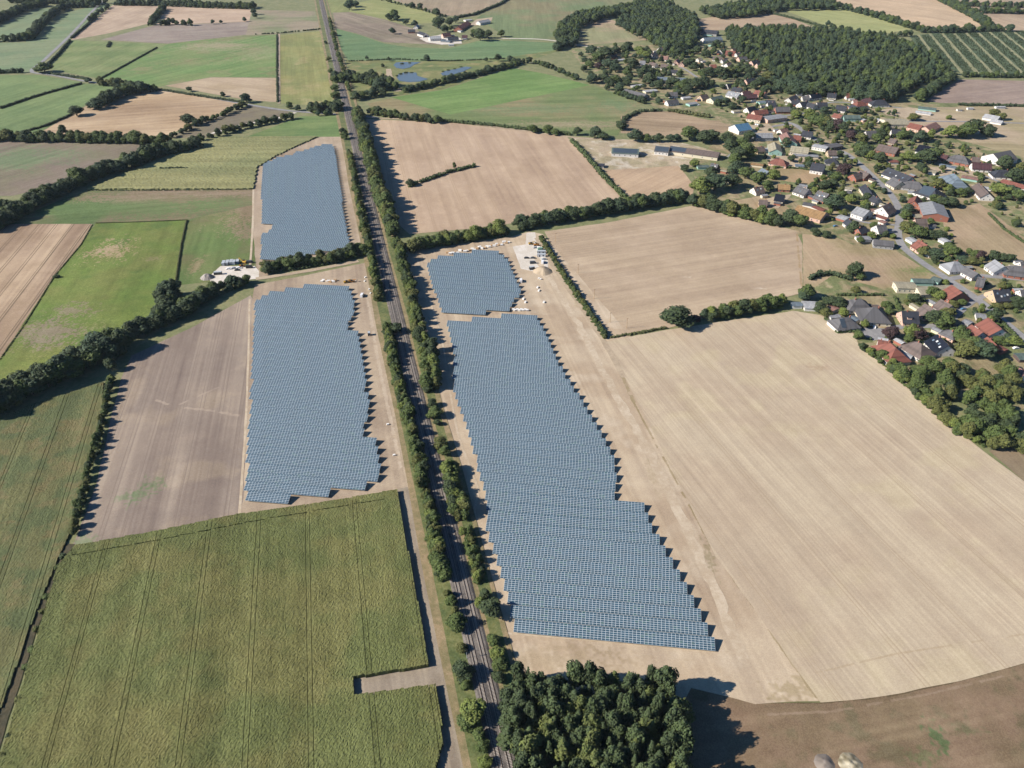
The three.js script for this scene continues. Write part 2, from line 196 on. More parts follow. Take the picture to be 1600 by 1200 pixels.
field('meadow', 'olive rough ground around the ponds', [[540, 94], [700, 96], [790, 90], [885, 76], [800, 103], [690, 140], [615, 150], [560, 150]], { c: [142, 140, 92], c2: [118, 130, 80], c3: [176, 156, 118], patch: 25, dir: [[560, 100], [780, 95]] });
field('meadow', 'bright green field above the ponds hedge and village', [[612, 152], [690, 141], [800, 106], [850, 115], [922, 133], [820, 156], [704, 180]], { c: [118, 150, 84], c2: [130, 156, 94], dir: [[640, 150], [880, 120]], row: 5, rowAmp: 8 });
field('meadow', 'brown and green grazed field left of the village', [[574, 162], [612, 153], [704, 179], [922, 133], [1006, 160], [976, 178], [966, 212], [880, 210], [700, 188], [590, 180]], { c: [166, 148, 118], c2: [126, 140, 92], patch: 90, mix: 0.75, dir: [[600, 170], [960, 160]], spots: [[970, 165, 30, 40, [112, 136, 88]], [830, 170, 90, 26, [120, 140, 92], 0.8], [900, 195, 80, 20, [164, 146, 116], 0.8]] });
field('stubble_field', 'pale stubble field beside the railway trees, rows running away', [[572, 186], [640, 189], [700, 191], [885, 213], [908, 236], [970, 309], [900, 327], [810, 347], [770, 354], [640, 366], [600, 330]], { c: [204, 178, 150], c2: [192, 166, 138], dir: [[640, 215], [682, 352]], row: 3, rowAmp: 9, streak: 10, tram: [16, [184, 158, 128], 0.6] });
field('stubble_field', 'tan stubble paddock beside the long brown barn', [[970, 182], [1000, 176], [1046, 174], [1110, 188], [1160, 190], [1130, 208], [1050, 214], [970, 208]], { c: [178, 154, 124], c2: [166, 144, 114], dir: [[980, 190], [1140, 200]], row: 4, rowAmp: 12 });
field('farmyard_ground', 'sandy farmyard around the two barns', [[892, 214], [1060, 222], [1140, 240], [1135, 256], [1070, 262], [985, 268], [950, 272], [925, 252]], { c: [196, 178, 150], c2: [168, 156, 122], c3: [222, 212, 194], patch: 14, grain: 14 });
field('stubble_field', 'small tan stubble field below the barns', [[944, 266], [985, 264], [1060, 259], [1085, 290], [1082, 306], [980, 309]], { c: [202, 174, 142], c2: [188, 162, 132], dir: [[990, 300], [1060, 265]] });
// far right
field('stubble_field', 'tan clearing enclosed by dark trees', [[897, 44], [940, 26], [965, 34], [1018, 62], [900, 72]], { c: [184, 160, 132], c2: [150, 150, 108], patch: 80 });
field('stubble_field', 'tan field in front of the distant wood', [[1075, 32], [1200, 14], [1275, 44], [1180, 46], [1090, 48]], { c: [190, 166, 136], c2: [178, 154, 126], dir: [[1090, 40], [1260, 30]] });
field('meadow', 'pale yellow green field beyond the wood', [[1224, 16], [1300, 10], [1340, 18], [1424, 46], [1360, 56], [1290, 40]], { c: [190, 186, 138], c2: [176, 176, 126], dir: [[1240, 20], [1400, 45]] });
field('stubble_field', 'broad light stubble field at the far right horizon', [[1280, -22], [1460, -14], [1535, 41], [1450, 49], [1410, 34], [1330, 12], [1290, 0]], { c: [214, 186, 152], c2: [202, 176, 144], dir: [[1330, 5], [1520, 35]] });
field('stubble_field', 'strip of tan stubble between distant dark hedges', [[1460, -20], [1660, -20], [1660, 52], [1560, 46], [1535, 40]], { c: [190, 166, 138], c2: [176, 154, 128] });
field('nursery_ground', 'dark green nursery plantation with pale lanes', [[1420, 56], [1480, 50], [1660, 46], [1660, 116], [1500, 114], [1450, 92]], { c: [70, 92, 58], c2: [86, 102, 66], dir: [[1470, 55], [1520, 112]], row: 2.5, rowAmp: 12, tram: [23, [186, 176, 134], 4.0] });
field('ploughed_field', 'mauve brown ploughed field right of the wood', [[1446, 158], [1500, 124], [1660, 128], [1660, 168], [1500, 165]], { c: [166, 146, 132], c2: [154, 134, 120], dir: [[1470, 160], [1640, 140]] });
// village ground, then its paddocks
field('village_green', 'patchwork of gardens and dry lawns under the village', [[890, 76], [960, 70], [1080, 70], [1170, 74], [1220, 130], [1400, 160], [1660, 164], [1660, 640], [1560, 640], [1420, 596], [1345, 540], [1288, 492], [1252, 462], [1252, 372], [1130, 326], [1090, 306], [1080, 250], [1150, 200], [1110, 184], [1040, 172], [1000, 160], [930, 132]], { c: [158, 144, 108], c2: [118, 126, 78], c3: [188, 166, 132], patch: 13, mix: 0.9, grain: 16, cap: 1536 });
field('paddock', 'dry tan paddock with the white marquee', [[1395, 196], [1440, 168], [1660, 166], [1660, 262], [1570, 238], [1480, 214]], { c: [192, 172, 144], c2: [172, 158, 120], patch: 60, dir: [[1440, 200], [1600, 205]], lines: [[[[1440, 188], [1600, 193]], 2, [214, 196, 168]]] });
field('paddock', 'dry tan paddock between main street and striped stubble', [[1254, 366], [1300, 368], [1335, 384], [1400, 392], [1432, 412], [1470, 436], [1420, 438], [1380, 452], [1300, 430], [1256, 462]], { c: [188, 164, 132], c2: [168, 152, 112], patch: 30, spots: [[1435, 423, 12, 6, [122, 140, 74], 0.8]] });
field('paddock', 'tan paddock right of main street', [[1472, 330], [1530, 318], [1560, 340], [1605, 375], [1660, 420], [1560, 406], [1500, 394], [1474, 352]], { c: [186, 162, 130], c2: [170, 150, 116], patch: 30 });
field('paddock', 'small tan plot behind the white slate roofed house', [[1204, 264], [1260, 264], [1292, 270], [1312, 276], [1262, 288], [1218, 282]], { c: [178, 150, 114], c2: [160, 140, 100] });
field('paddock', 'tan plot beside the dark hedge and brick garage', [[1120, 318], [1190, 306], [1220, 316], [1262, 346], [1200, 336]], { c: [190, 168, 138], c2: [172, 152, 116] });
// near right
field('stubble_field', 'tan stubble field framed by trees with rows across', [[850, 362], [950, 348], [1080, 322], [1130, 331], [1244, 361], [1253, 380], [1254, 458], [1150, 484], [1040, 514], [954, 530]], { c: [202, 180, 152], c2: [190, 168, 140], dir: [[900, 425], [1240, 372]], row: 1.6, rowAmp: 8, streak: 9, cap: 1280, spots: [[1075, 433, 3, 1.2, [228, 212, 190]], [1188, 451, 4, 1.5, [228, 212, 190]]], lines: [[[[1245, 366], [1253, 456]], 0.8, [178, 152, 112]]] });
field('solar_site_ground', 'sandy ground around the long solar array', [[622, 392], [700, 384], [800, 370], [826, 362], [848, 366], [985, 525], [1015, 620], [1145, 872], [1306, 1090], [1282, 1097], [1180, 1100], [1040, 1110], [800, 1080], [784, 1000], [745, 860], [700, 700], [668, 560]], { c: SAND, c2: [194, 172, 144], c3: [216, 198, 172], patch: 30, mix: 0.7, dir: [[900, 520], [1180, 1060]], row: 1.4, rowAmp: 9, streak: 9, grain: 10, cap: 1536, spots: [[1108, 868, 2.5, 11, [146, 134, 98], 0.5], [1020, 740, 2, 18, [178, 160, 128], 0.5], [905, 470, 3, 12, [172, 158, 118], 0.6], [850, 1030, 30, 8, [176, 156, 124], 0.6], [1250, 1080, 12, 5, [164, 146, 108], 0.6]], lines: [[[[985, 620], [1115, 860], [1275, 1090]], 0.6, [158, 140, 102]], [[[960, 560], [990, 628]], 1.2, [166, 148, 112]]] });
field('stubble_field', 'vast pale sandy stubble field with fine parallel rows', [[948, 534], [1040, 516], [1240, 486], [1288, 494], [1332, 520], [1342, 540], [1422, 604], [1520, 692], [1600, 752], [1680, 812], [1680, 1010], [1500, 1070], [1380, 1096], [1286, 1104], [1118, 868], [992, 620]], { c: [208, 190, 162], c2: [200, 180, 153], c3: [211, 194, 160], patch: 45, dir: [[1118, 868], [1280, 1092]], row: 0.8, rowAmp: 9, streak: 5, grain: 9, tram: [38, [182, 160, 130], 0.35, 6], cap: 1536, lines: [[[[1275, 1052], [1400, 1022], [1640, 985]], 0.4, [192, 172, 140]]], spots: [[1280, 575, 6, 5, [178, 152, 122], 0.5]] });
field('ploughed_field', 'brown fallow field with green weed patches', [[1080, 1075], [1180, 1100], [1282, 1099], [1380, 1089], [1500, 1064], [1680, 1014], [1680, 1290], [960, 1290], [1040, 1150]], { c: [136, 116, 88], c2: [150, 126, 100], c3: [118, 108, 78], patch: 14, grain: 13, dir: [[1200, 1130], [1600, 1050]], row: 2.2, rowAmp: 9, streak: 12, cap: 1280, spots: [[1464, 1155, 3.4, 6, [80, 112, 62], 0.7], [1440, 1185, 5, 4, [92, 108, 62], 0.5], [1515, 1140, 6, 2, [96, 106, 66], 0.4]], lines: [[[[1205, 1098], [1290, 1098], [1380, 1090], [1500, 1064], [1680, 1014]], 0.4, [98, 84, 56]], [[[1200, 1117], [1300, 1112], [1450, 1085], [1640, 1040]], 0.5, [164, 142, 118]]] });
field('stubble_field', 'brown corner of a field beside the garden wood', [[1545, 704], [1600, 698], [1680, 700], [1680, 810], [1600, 752]], { c: [150, 130, 104], c2: [138, 122, 96] });
// near left
field('ploughed_field', 'mauve brown harrowed field with pale scuffs beside the left array', [[392, 462], [396, 470], [388, 600], [381, 780], [373, 808], [280, 826], [112, 856], [150, 760], [172, 660], [190, 590], [206, 556], [300, 512]], { c: [168, 151, 134], c2: [154, 138, 124], c3: [180, 162, 140], patch: 40, dir: [[330, 520], [262, 815]], row: 1.1, rowAmp: 10, streak: 14, grain: 8, tram: [12, [138, 122, 110], 0.4], cap: 1280, spots: [[220, 768, 4, 9, [116, 138, 92], 0.7], [243, 758, 5, 6, [120, 140, 96], 0.6], [196, 776, 5, 4, [122, 138, 98], 0.6], [130, 845, 6, 4, [118, 136, 92], 0.7]], lines: [[[[245, 626], [275, 636], [330, 642], [372, 650]], 1.0, [190, 172, 152]], [[[275, 635], [340, 606]], 0.7, [184, 166, 148]]] });
field('solar_site_ground', 'light sandy ground around the left solar array', [[398, 446], [480, 430], [584, 408], [592, 440], [604, 520], [624, 640], [646, 760], [500, 790], [370, 812], [381, 780], [388, 600], [394, 470]], { c: [196, 176, 150], c2: [180, 160, 136], patch: 18, mix: 0.8, dir: [[590, 450], [640, 760]], row: 1.6, rowAmp: 8, streak: 12, grain: 11, lines: [[[[570, 440], [590, 560], [628, 740]], 1.0, [212, 194, 170]]] });
field('solar_site_ground', 'light sandy ground around the far left solar array', [[396, 264], [432, 244], [470, 226], [498, 214], [538, 214], [546, 250], [560, 330], [576, 392], [500, 404], [402, 436], [394, 350]], { c: [194, 174, 150], c2: [178, 158, 132], patch: 20, dir: [[540, 240], [566, 370]], row: 2 });
field('harvested_strip', 'pale taupe harvested strip beside the maize', [[616, 766], [650, 758], [682, 880], [714, 1050], [748, 1200], [762, 1290], [640, 1290], [540, 1100], [540, 1050], [640, 1030], [640, 900]], { c: [174, 160, 140], c2: [158, 144, 124], patch: 12, dir: [[640, 800], [735, 1190]], row: 0.9, rowAmp: 10, streak: 10, grain: 10, lines: [[[[640, 770], [690, 940], [738, 1190]], 0.5, [128, 108, 84]], [[[648, 770], [700, 940], [748, 1190]], 0.6, [190, 168, 134]]] });
patchOf('ditch_bank', 'dark earthen ditch bank between the two crops', [[118, 850], [96, 880], [60, 980], [15, 1120], [-40, 1290], [-75, 1290], [-15, 1130], [30, 1000], [70, 890], [100, 850]], M.soilDark, 0.6);
const cropA = crop('maize_field', 'large green maize field with paired wheel tracks', [[118, 857], [250, 833], [372, 808], [500, 790], [621, 769], [632, 830], [645, 900], [671, 1043], [552, 1062], [555, 1090], [681, 1074], [688, 1120], [694, 1160], [682, 1200], [660, 1290], [-40, 1290], [6, 1180], [60, 1000], [92, 890]], { c: [120, 119, 66], c2: [106, 113, 60], c3: [128, 122, 70], patch: 22, mix: 0.7, mix3: 0.4, grain: 15, row: 0.8, rowAmp: 5, streak: 8, cap: 1536, dir: [[492, 820], [502, 1190]], h: 2.5, cu: 0.5, cv: 0.55, bump: 0.055, tracks: [24, 11.2], holes: [[[115, 872], [260, 846], [400, 818], [500, 801], [600, 784], [600, 785], [500, 802], [400, 819], [260, 847.1], [115, 873.2]]] });
crop('grain_crop', 'striped green and straw coloured crop beside the ditch', [[-60, 668], [60, 630], [162, 598], [160, 640], [140, 710], [112, 830], [92, 872], [56, 960], [20, 1060], [-40, 1220], [-60, 1220]], { c: [116, 116, 70], c2: [98, 108, 64], c3: [130, 118, 76], patch: 12, mix: 0.8, grain: 10, row: 1.4, rowAmp: 9, streak: 9, dir: [[140, 640], [60, 900]], h: 1.0, cu: 0.55, cv: 0.7, bump: 0.1, tracks: [18, 2] });
// ---------------------------------------------------------------- tracks, lanes, streets
patchOf('gravel_yard', 'white gravel storage yard beside the upper small array', [[801, 386], [821, 382], [823, 364], [836, 363], [840, 386], [856, 402], [857, 424], [832, 424], [814, 420]], M.gravel, 0.8);
patchOf('gravel_yard', 'pale gravel yard with containers beside the left hedge', [[326, 434], [345, 416], [398, 416], [405, 425], [404, 436], [380, 438], [352, 446], [332, 446]], M.gravel, 0.7);
band('gravel_track', 'pale gravel track along the hedge above the left array', [[400, 436], [440, 430], [500, 420], [560, 408]], 5, M.sand, { wander: 0.6 });
band('gravel_track', 'pale compacted road along the right edge of the long array', [[836, 400], [868, 450], [905, 510], [952, 600], [1010, 700], [1070, 820], [1110, 910], [1165, 1030]], 5, M.lane, { wander: 2.5, n: 120 });
band('dirt_track', 'sandy track along the hedge beside the gravel yard', [[838, 372], [870, 425], [915, 490], [950, 545], [975, 590]], 4, M.sand, { wander: 0.7 });
band('dirt_track', 'thin pale path along the left edge of the left array', [[390, 468], [388, 560], [383, 680], [374, 806]], 1.4, M.lane, { wander: 0.3 });
band('dirt_track', 'thin pale path along the left edge of the far array', [[396, 270], [395, 350], [391, 414]], 1.8, M.lane, { wander: 0.3 });
band('dirt_track', 'sandy path between railway trees and the long array', [[672, 470], [690, 530], [700, 590], [716, 680], [740, 745], [748, 770], [741, 800], [760, 880], [782, 960], [790, 990]], 1.3, M.lane, { wander: 0.3 });
band('dirt_track', 'pale trench line in front of the long array', [[790, 990], [900, 998], [1040, 1010], [1155, 1020]], 1.2, M.lane, { wander: 0.5 });
band('dirt_track', 'brown rutted track beside the railway trees', [[572, 440], [592, 520], [608, 600], [640, 755], [662, 830], [690, 930], [714, 1030], [740, 1140], [762, 1260]], 3.2, M.sand, { wander: 0.5 });
band('farm_lane', 'grey farm lane curving through the left meadows', [[170, -6], [150, 12], [110, 55], [68, 95], [50, 113], [80, 117], [140, 128], [200, 135], [300, 148], [390, 164], [450, 173], [500, 177], [560, 181], [590, 184]], 6, M.asphalt);
band('farm_lane', 'pale lane ending at the lane crossing on the left', [[330, 209], [380, 195], [430, 186], [462, 176]], 5, M.gravel, { wander: 0.5 });
band('farm_lane', 'lane along the upper edge of the pale stubble field', [[575, 184], [700, 190], [800, 202], [890, 214], [1000, 222], [1075, 229], [1135, 243]], 5, M.sand);
band('farm_lane', 'dirt farm track across the yellow meadow', [[436, 53], [436, 100], [436, 162]], 4, M.sand, { wander: 0.5 });
band('farm_lane', 'pale lane between meadow and village trees', [[780, 60], [850, 62], [912, 72], [950, 76]], 6, M.gravel);
band('farm_lane', 'sandy footpath beside the ponds', [[607, 108], [612, 128], [622, 143]], 9, M.sand, { wander: 2 });
patchOf('farmyard_ground', 'pale concrete yard of the pond farm', [[656, 60], [690, 54], [720, 60], [722, 68], [690, 70], [665, 66]], M.gravel, 2);
patchOf('farmyard_ground', 'sandy yard behind the pond farm', [[732, 40], [745, 30], [770, 27], [768, 34], [745, 40]], M.sand, 2);
const MAIN = [[1196, 186], [1236, 193], [1262, 210], [1290, 228], [1318, 238], [1345, 258], [1370, 282], [1390, 302], [1402, 322], [1405, 346], [1403, 368], [1411, 386], [1440, 410], [1480, 436], [1530, 470], [1562, 497], [1620, 546]];
band('street', 'grey asphalt main street curving through the village', MAIN, 7, M.asphalt, { n: 90 });
const ROADS = [P(MAIN)];
for (const [l, w, ...p] of [['side street leaving main street to the right', 6, [1484, 436], [1520, 431], [1600, 437], [1660, 441]], ['cul de sac street beside the big sandy field', 6, [1338, 515], [1372, 522], [1400, 512], [1438, 510], [1470, 508], [1505, 482]], ['short street beside the red roofed farm', 5, [1505, 476], [1540, 462]], ['street in front of the dark roofed houses', 5, [1530, 478], [1560, 480], [1640, 474]], ['driveway between the orange barn and brick houses', 4, [1300, 308], [1340, 345], [1398, 352]], ['lane through the houses below the wood', 4.5, [1196, 186], [1222, 182], [1260, 176], [1300, 160], [1360, 164], [1400, 168], [1440, 172]], ['lane to the white marquee', 4.5, [1410, 190], [1480, 190], [1600, 193], [1660, 196]], ['village lane in the trees', 4.5, [1060, 103], [1076, 112], [1090, 122]], ['lane in front of the maroon roofed house', 4.5, [1462, 262], [1500, 262], [1540, 276], [1600, 300]], ['driveway beside the nursery halls', 5, [1138, 246], [1180, 212], [1200, 200], [1236, 193]]]) { band('street', l, p, w, M.asphalt); ROADS.push(P(p)); }
patchOf('street', 'asphalt turning place beside the sandy field', [[1340, 520], [1352, 512], [1384, 514], [1388, 526], [1365, 533]], M.asphalt, 0.2);
patchOf('farmyard_ground', 'paved yard of the red roofed farm', [[1500, 458], [1530, 470], [1512, 482], [1490, 478], [1505, 470]], M.asphalt, 0.5);
for (const [l, ...p] of [['pale yard beside the blue roofed hall', [1170, 196], [1200, 194], [1215, 205], [1205, 214], [1172, 214]], ['pale yard between the striped barns', [1195, 240], [1240, 240], [1262, 245], [1250, 262], [1200, 258]], ['tan yard under the brick garage', [1196, 312], [1216, 306], [1238, 304], [1216, 326], [1190, 322]], ['tan works yard beside the green tarpaulin', [1372, 172], [1420, 168], [1450, 172], [1466, 186], [1420, 186], [1385, 180]], ['sandy yard in front of the blue roofed barn', [1452, 262], [1490, 258], [1520, 266], [1536, 280], [1500, 270], [1470, 276]]]) patchOf('yard', l, p, M.sand, 0.8);

// ---------------------------------------------------------------- railway
const R0 = G(800, 1240), R1 = G(493, -34); let rdx = R1[0] - R0[0], rdz = R1[1] - R0[1]; const RL = Math.hypot(rdx, rdz); rdx /= RL; rdz /= RL;
const rail = (s, off) => [R0[0] + rdx * s - rdz * off, R0[1] + rdz * s + rdx * off];   // off > 0 lies right of the track
{
  const RA = Math.atan2(-rdz, rdx); level += 3;
  const line = (a, b, w, y, mat, name, label) => { const q = [rail(0, a), rail(RL, a), rail(RL, b), rail(0, b)], n = 40, p = []; for (let i = 0; i <= n; i++) { const s = RL * i / n; p.push(rail(s, a + (fbm(s / 8, a) - 0.5) * w)); } for (let i = n; i >= 0; i--) { const s = RL * i / n; p.push(rail(s, b + (fbm(s / 8, b + 9) - 0.5) * w)); } return top(new THREE.Mesh(sheet(p, y, (x, z) => [x / 256, z / 256]), mat), name, label, 'ground', null, 'structure'); };
  const y0 = 0.004 * level;
  line(-16, 15, 3, y0, M.dry, 'railway_verge', 'golden dry grass verge along the railway');
  line(-12.5, -5.2, 2, y0 + 0.004, M.turf, 'railway_verge', 'green verge under the railway trees');
  line(7, 12, 3, y0 + 0.004, M.turf, 'railway_verge', 'green strip along the railway');
  // ballast bed with sloping shoulders
  const b = new MB(), prof = [[-5.1, 0.36], [-4.0, 0.75], [4.0, 0.75], [5.1, 0.36]], n = 60; for (let i = 0; i < n; i++) for (let k = 0; k < 3; k++) { const s0 = RL * i / n, s1 = RL * (i + 1) / n, f = (s, q) => { const [x, z] = rail(s, q[0]); return [x, q[1], z]; }, A = f(s0, prof[k]), B = f(s0, prof[k + 1]), C = f(s1, prof[k + 1]), D = f(s1, prof[k]); b.quad(A, B, C, D, [A, B, C, D].map(q => [q[0] / 256, q[2] / 256])); }
  const bed = new THREE.Group(); part(bed, 'ballast', b.geo(), M.ballast);
  // rails, each its own part; sleepers as one joined part (over three thousand)
  const steel = new THREE.MeshStandardMaterial({ color: col(84, 66, 54), roughness: 0.5, metalness: 0.35 });
  for (const c of [-2, 2]) for (const g of [-0.75, 0.75]) { const r = new MB(), f = (s, o, y) => { const [x, z] = rail(s, c + g + o); return [x, y, z]; }; for (let i = 0; i < 20; i++) { const s0 = RL * i / 20, s1 = RL * (i + 1) / 20; r.quad(f(s0, -0.1, 1.02), f(s0, 0.1, 1.02), f(s1, 0.1, 1.02), f(s1, -0.1, 1.02)); r.quad(f(s0, -0.1, 0.8), f(s0, -0.1, 1.02), f(s1, -0.1, 1.02), f(s1, -0.1, 0.8)); r.quad(f(s0, 0.1, 1.02), f(s0, 0.1, 0.8), f(s1, 0.1, 0.8), f(s1, 0.1, 1.02)); } part(bed, 'rail', r.geo(), steel); }
  const sm = new MB(); sm.box(-1.3, 1.3, 0, 0.14, -0.14, 0.14); const N = Math.floor(RL / 0.62), im = new THREE.InstancedMesh(sm.geo(), flatMat(196, 186, 174), N * 2), d = new THREE.Object3D(); let q = 0;
  for (const c of [-2, 2]) for (let i = 0; i < N; i++) { const [x, z] = rail(i * 0.62, c); d.position.set(x, 0.7, z); d.rotation.y = RA - Math.PI / 2; d.updateMatrix(); im.setMatrixAt(q++, d.matrix); }
  im.name = 'sleepers'; im.userData.kind = 'stuff'; bed.add(im);
  top(bed, 'railway', 'double track railway on a grey ballast bed', 'railway', null, 'structure');
}

// ---------------------------------------------------------------- ponds
const water = new THREE.MeshPhysicalMaterial({ color: col(112, 124, 132), roughness: 0.25, ior: 1.33 });
for (const [l, p] of [['blue pond shaped like a drop behind the other pond', [[615, 102], [619, 98], [630, 97], [658, 97.5], [648, 101], [641, 105.5], [630, 108], [619, 106.5]]], ['larger blue pond with a hooked end', [[619, 121], [623, 115.5], [634, 113], [650, 113.8], [652, 119], [669, 124], [656, 127.6], [640, 129], [624, 126.8]]], ['narrow blue pond beside the tall hedge', [[688, 115], [695, 111.4], [712, 108], [728, 104.2], [738, 105.5], [723, 112.4], [708, 116.8], [692, 119]]]]) { level++; const poly = rough(P(p), 1.2, 5); top(new THREE.Mesh(sheet(poly, 0.004 * level, (x, z) => [x / 50, z / 50]), water), 'pond', l, 'pond', null, 'structure'); }

// ---------------------------------------------------------------- solar arrays
const PITCHROW = 7.43, TH = -6.5 * Math.PI / 180, TILT = 17 * Math.PI / 180, MW = 1.66, MH = 1.0, LOW = 1.2;
const aluminium = new THREE.MeshStandardMaterial({ color: new THREE.Color().setRGB(0.4, 0.45, 0.48), roughness: 0.6, metalness: 0.1 });
const postMat = new THREE.MeshStandardMaterial({ color: new THREE.Color().setRGB(0.3, 0.31, 0.32), roughness: 0.6, metalness: 0.4 });
const moduleMat = new THREE.MeshPhysicalMaterial({ vertexColors: true, color: 0xffffff, roughness: 0.32, clearcoat: 0.6, clearcoatRoughness: 0.12 });
const tableCache = {};
function tableGeo(n) {
  if (tableCache[n]) return tableCache[n];
  const c = Math.cos(TILT), s = Math.sin(TILT), len = n * MW, a = new MB(), f = new MB(), t = new MB();
  const at = (x, q, y) => [x, LOW + 6 * MH * s - q * s + y * c, -3 * MH * c + q * c + y * s];     // q runs down the slope from the high rear edge
  for (let i = 0; i < n; i++) for (let j = 0; j < 6; j++) { const v = rr(0.8, 1.15), k = rnd() < 0.06 ? 1.35 : 1, x0 = -len / 2 + i * MW + 0.095, x1 = x0 + MW - 0.19, q0 = j * MH + 0.09, q1 = q0 + MH - 0.18, cl = [0.034 * v * k, 0.073 * v * k, 0.104 * v];
    const A = at(x0, q1, 0.05), B = at(x1, q1, 0.05), C = at(x1, q0, 0.05), D = at(x0, q0, 0.05), a2 = at(x0, q1, 0.02), b2 = at(x1, q1, 0.02), c2 = at(x1, q0, 0.02), d2 = at(x0, q0, 0.02);
    a.quad(A, B, C, D, 0, cl); a.quad(a2, b2, B, A, 0, cl); a.quad(c2, d2, D, C, 0, cl); a.quad(b2, c2, C, B, 0, cl); a.quad(d2, a2, A, D, 0, cl); }
  const X = len / 2, e = 6 * MH, A = at(-X, e, 0.03), B = at(X, e, 0.03), C = at(X, 0, 0.03), D = at(-X, 0, 0.03), a2 = at(-X, e, -0.06), b2 = at(X, e, -0.06), c2 = at(X, 0, -0.06), d2 = at(-X, 0, -0.06);
  f.quad(A, B, C, D); f.quad(b2, a2, d2, c2); f.quad(a2, b2, B, A); f.quad(c2, d2, D, C); f.quad(b2, c2, C, B); f.quad(d2, a2, A, D);
  const k = Math.max(1, Math.round(len / 4.2)); for (let i = 0; i <= k; i++) for (const q of [1.2, 4.8]) { const x = -X + 0.5 + (len - 1) * i / k, [, y, z] = at(0, q, -0.06); t.box(x - 0.07, x + 0.07, 0, y, z - 0.07, z + 0.07, null, false); }
  return tableCache[n] = { a: a.geo(), f: f.geo(), t: t.geo() };
}
const ORD = n => n + (['th', 'st', 'nd', 'rd'][(n % 100 > 3 && n % 100 < 21) ? 0 : n % 10 > 3 ? 0 : n % 10]);
function solarArray(px, label, group, off = 0) { let rowNo = 0;
  const poly = P(px, 2), cx = Math.cos(TH), cz = -Math.sin(TH), nx = Math.sin(TH), nz = Math.cos(TH);      // row direction, and the direction towards the camera
  const q = poly.map(([x, z]) => [x * cx + z * cz, x * nx + z * nz]); let lo = 1e9, hi = -1e9; for (const [, b] of q) { lo = Math.min(lo, b); hi = Math.max(hi, b); }
  const cut = b => { const xs = []; for (let i = 0, j = q.length - 1; i < q.length; j = i++) { const [a0, b0] = q[i], [a1, b1] = q[j]; if ((b0 > b) !== (b1 > b)) xs.push((a1 - a0) * (b - b0) / (b1 - b0) + a0); } xs.sort((m, n) => m - n); const r = []; for (let i = 0; i + 1 < xs.length; i += 2) r.push([xs[i], xs[i + 1]]); return r; };
  const spans = b => { const r = []; for (const [a0, a1] of cut(b + 2.2)) for (const [c0, c1] of cut(b - 2.2)) { const s = Math.max(a0, c0), e = Math.min(a1, c1); if (e - s > 14) r.push([s, e]); } return r; };
  let best = 0, fill = -1; for (let o = 0; o < PITCHROW; o += 0.25) { let f = 0; for (let b = hi - 2.3 - o; b > lo + 1; b -= PITCHROW) for (const [s, e] of spans(b)) f += e - s; if (f > fill) { fill = f; best = o; } }
  for (let b = hi - 2.3 - best; b > lo + 1; b -= PITCHROW) { rowNo++;
    for (const [s, e] of spans(b)) { const n = Math.round((e - s) / MW / 2) * 2; if (n < 3) continue; const a = (s + e) / 2, g = new THREE.Group(), t = tableGeo(n);
      part(g, 'mounting_frame', t.f, aluminium); part(g, 'solar_modules', t.a, moduleMat, 'stuff'); part(g, 'support_posts', t.t, postMat, 'stuff');
      g.position.set(a * cx + b * nx, 0, a * cz + b * nz); g.rotation.y = TH; top(g, 'solar_panel_row', `${ORD(rowNo)} ${label}`, 'solar panels', group); }
  }
}
solarArray([[697, 502], [737, 501], [738, 497], [783, 496], [784, 491], [839, 494], [846, 507], [854, 525], [862, 542], [872, 561], [882, 580], [895, 600], [905, 619], [917, 640], [928, 655], [941, 676], [955, 702], [963, 722], [962, 740], [961, 754], [960, 779], [1002, 783], [1012, 803], [1020, 820], [1027, 836], [1036, 853], [1046, 870], [1056, 888], [1067, 905], [1078, 925], [1089, 945], [1100, 965], [1108, 982], [1117, 996], [1121, 1016], [801, 984], [796, 958], [791, 930], [785, 912], [782, 895], [775, 870], [770, 857], [762, 837], [759, 815], [760, 780], [752, 755], [745, 727], [736, 700], [727, 667], [720, 647], [710, 612], [706, 590], [708, 560], [704, 525]], 'blue panel row of the long solar array, counted from the dense wood', 'rows of the long array');
solarArray([[664, 407], [684, 406], [684, 401], [709, 402], [710, 396], [735, 397], [736, 391], [758, 392], [759, 387], [776, 388], [783, 397], [792, 404], [798, 416], [804, 427], [812, 447], [816, 460], [806, 466], [800, 478], [795, 486], [749, 491], [689, 487], [683, 470], [676, 450], [669, 430]], 'blue panel row of the small solar array, counted from the long array', 'rows of the small array');
solarArray([[397, 466], [417, 462], [417, 456], [444, 455], [445, 449], [474, 449], [475, 443], [545, 446], [552, 458], [555, 473], [553, 483], [554, 490], [549, 498], [544, 506], [546, 515], [560, 519], [563, 533], [566, 550], [569, 570], [572, 600], [576, 622], [579, 645], [573, 656], [567, 667], [569, 680], [587, 685], [590, 700], [593, 725], [596, 752], [573, 752], [572, 764], [515, 760], [514, 775], [456, 771], [455, 785], [382, 780], [387, 680], [392, 600]], 'blue panel row of the left solar array, counted from the large maize field', 'rows of the left array');
solarArray([[410, 256], [432, 248], [433, 246], [460, 241], [461, 238], [485, 233], [486, 230], [501, 228], [502, 224], [520, 223], [526, 250], [533, 300], [538, 330], [542, 350], [547, 386], [528, 388], [527, 391], [504, 392], [503, 397], [476, 398], [475, 402], [407, 406], [407, 368], [421, 360], [425, 352], [407, 351], [408, 300]], 'blue panel row of the far solar array, counted from the tree belt', 'rows of the far array');
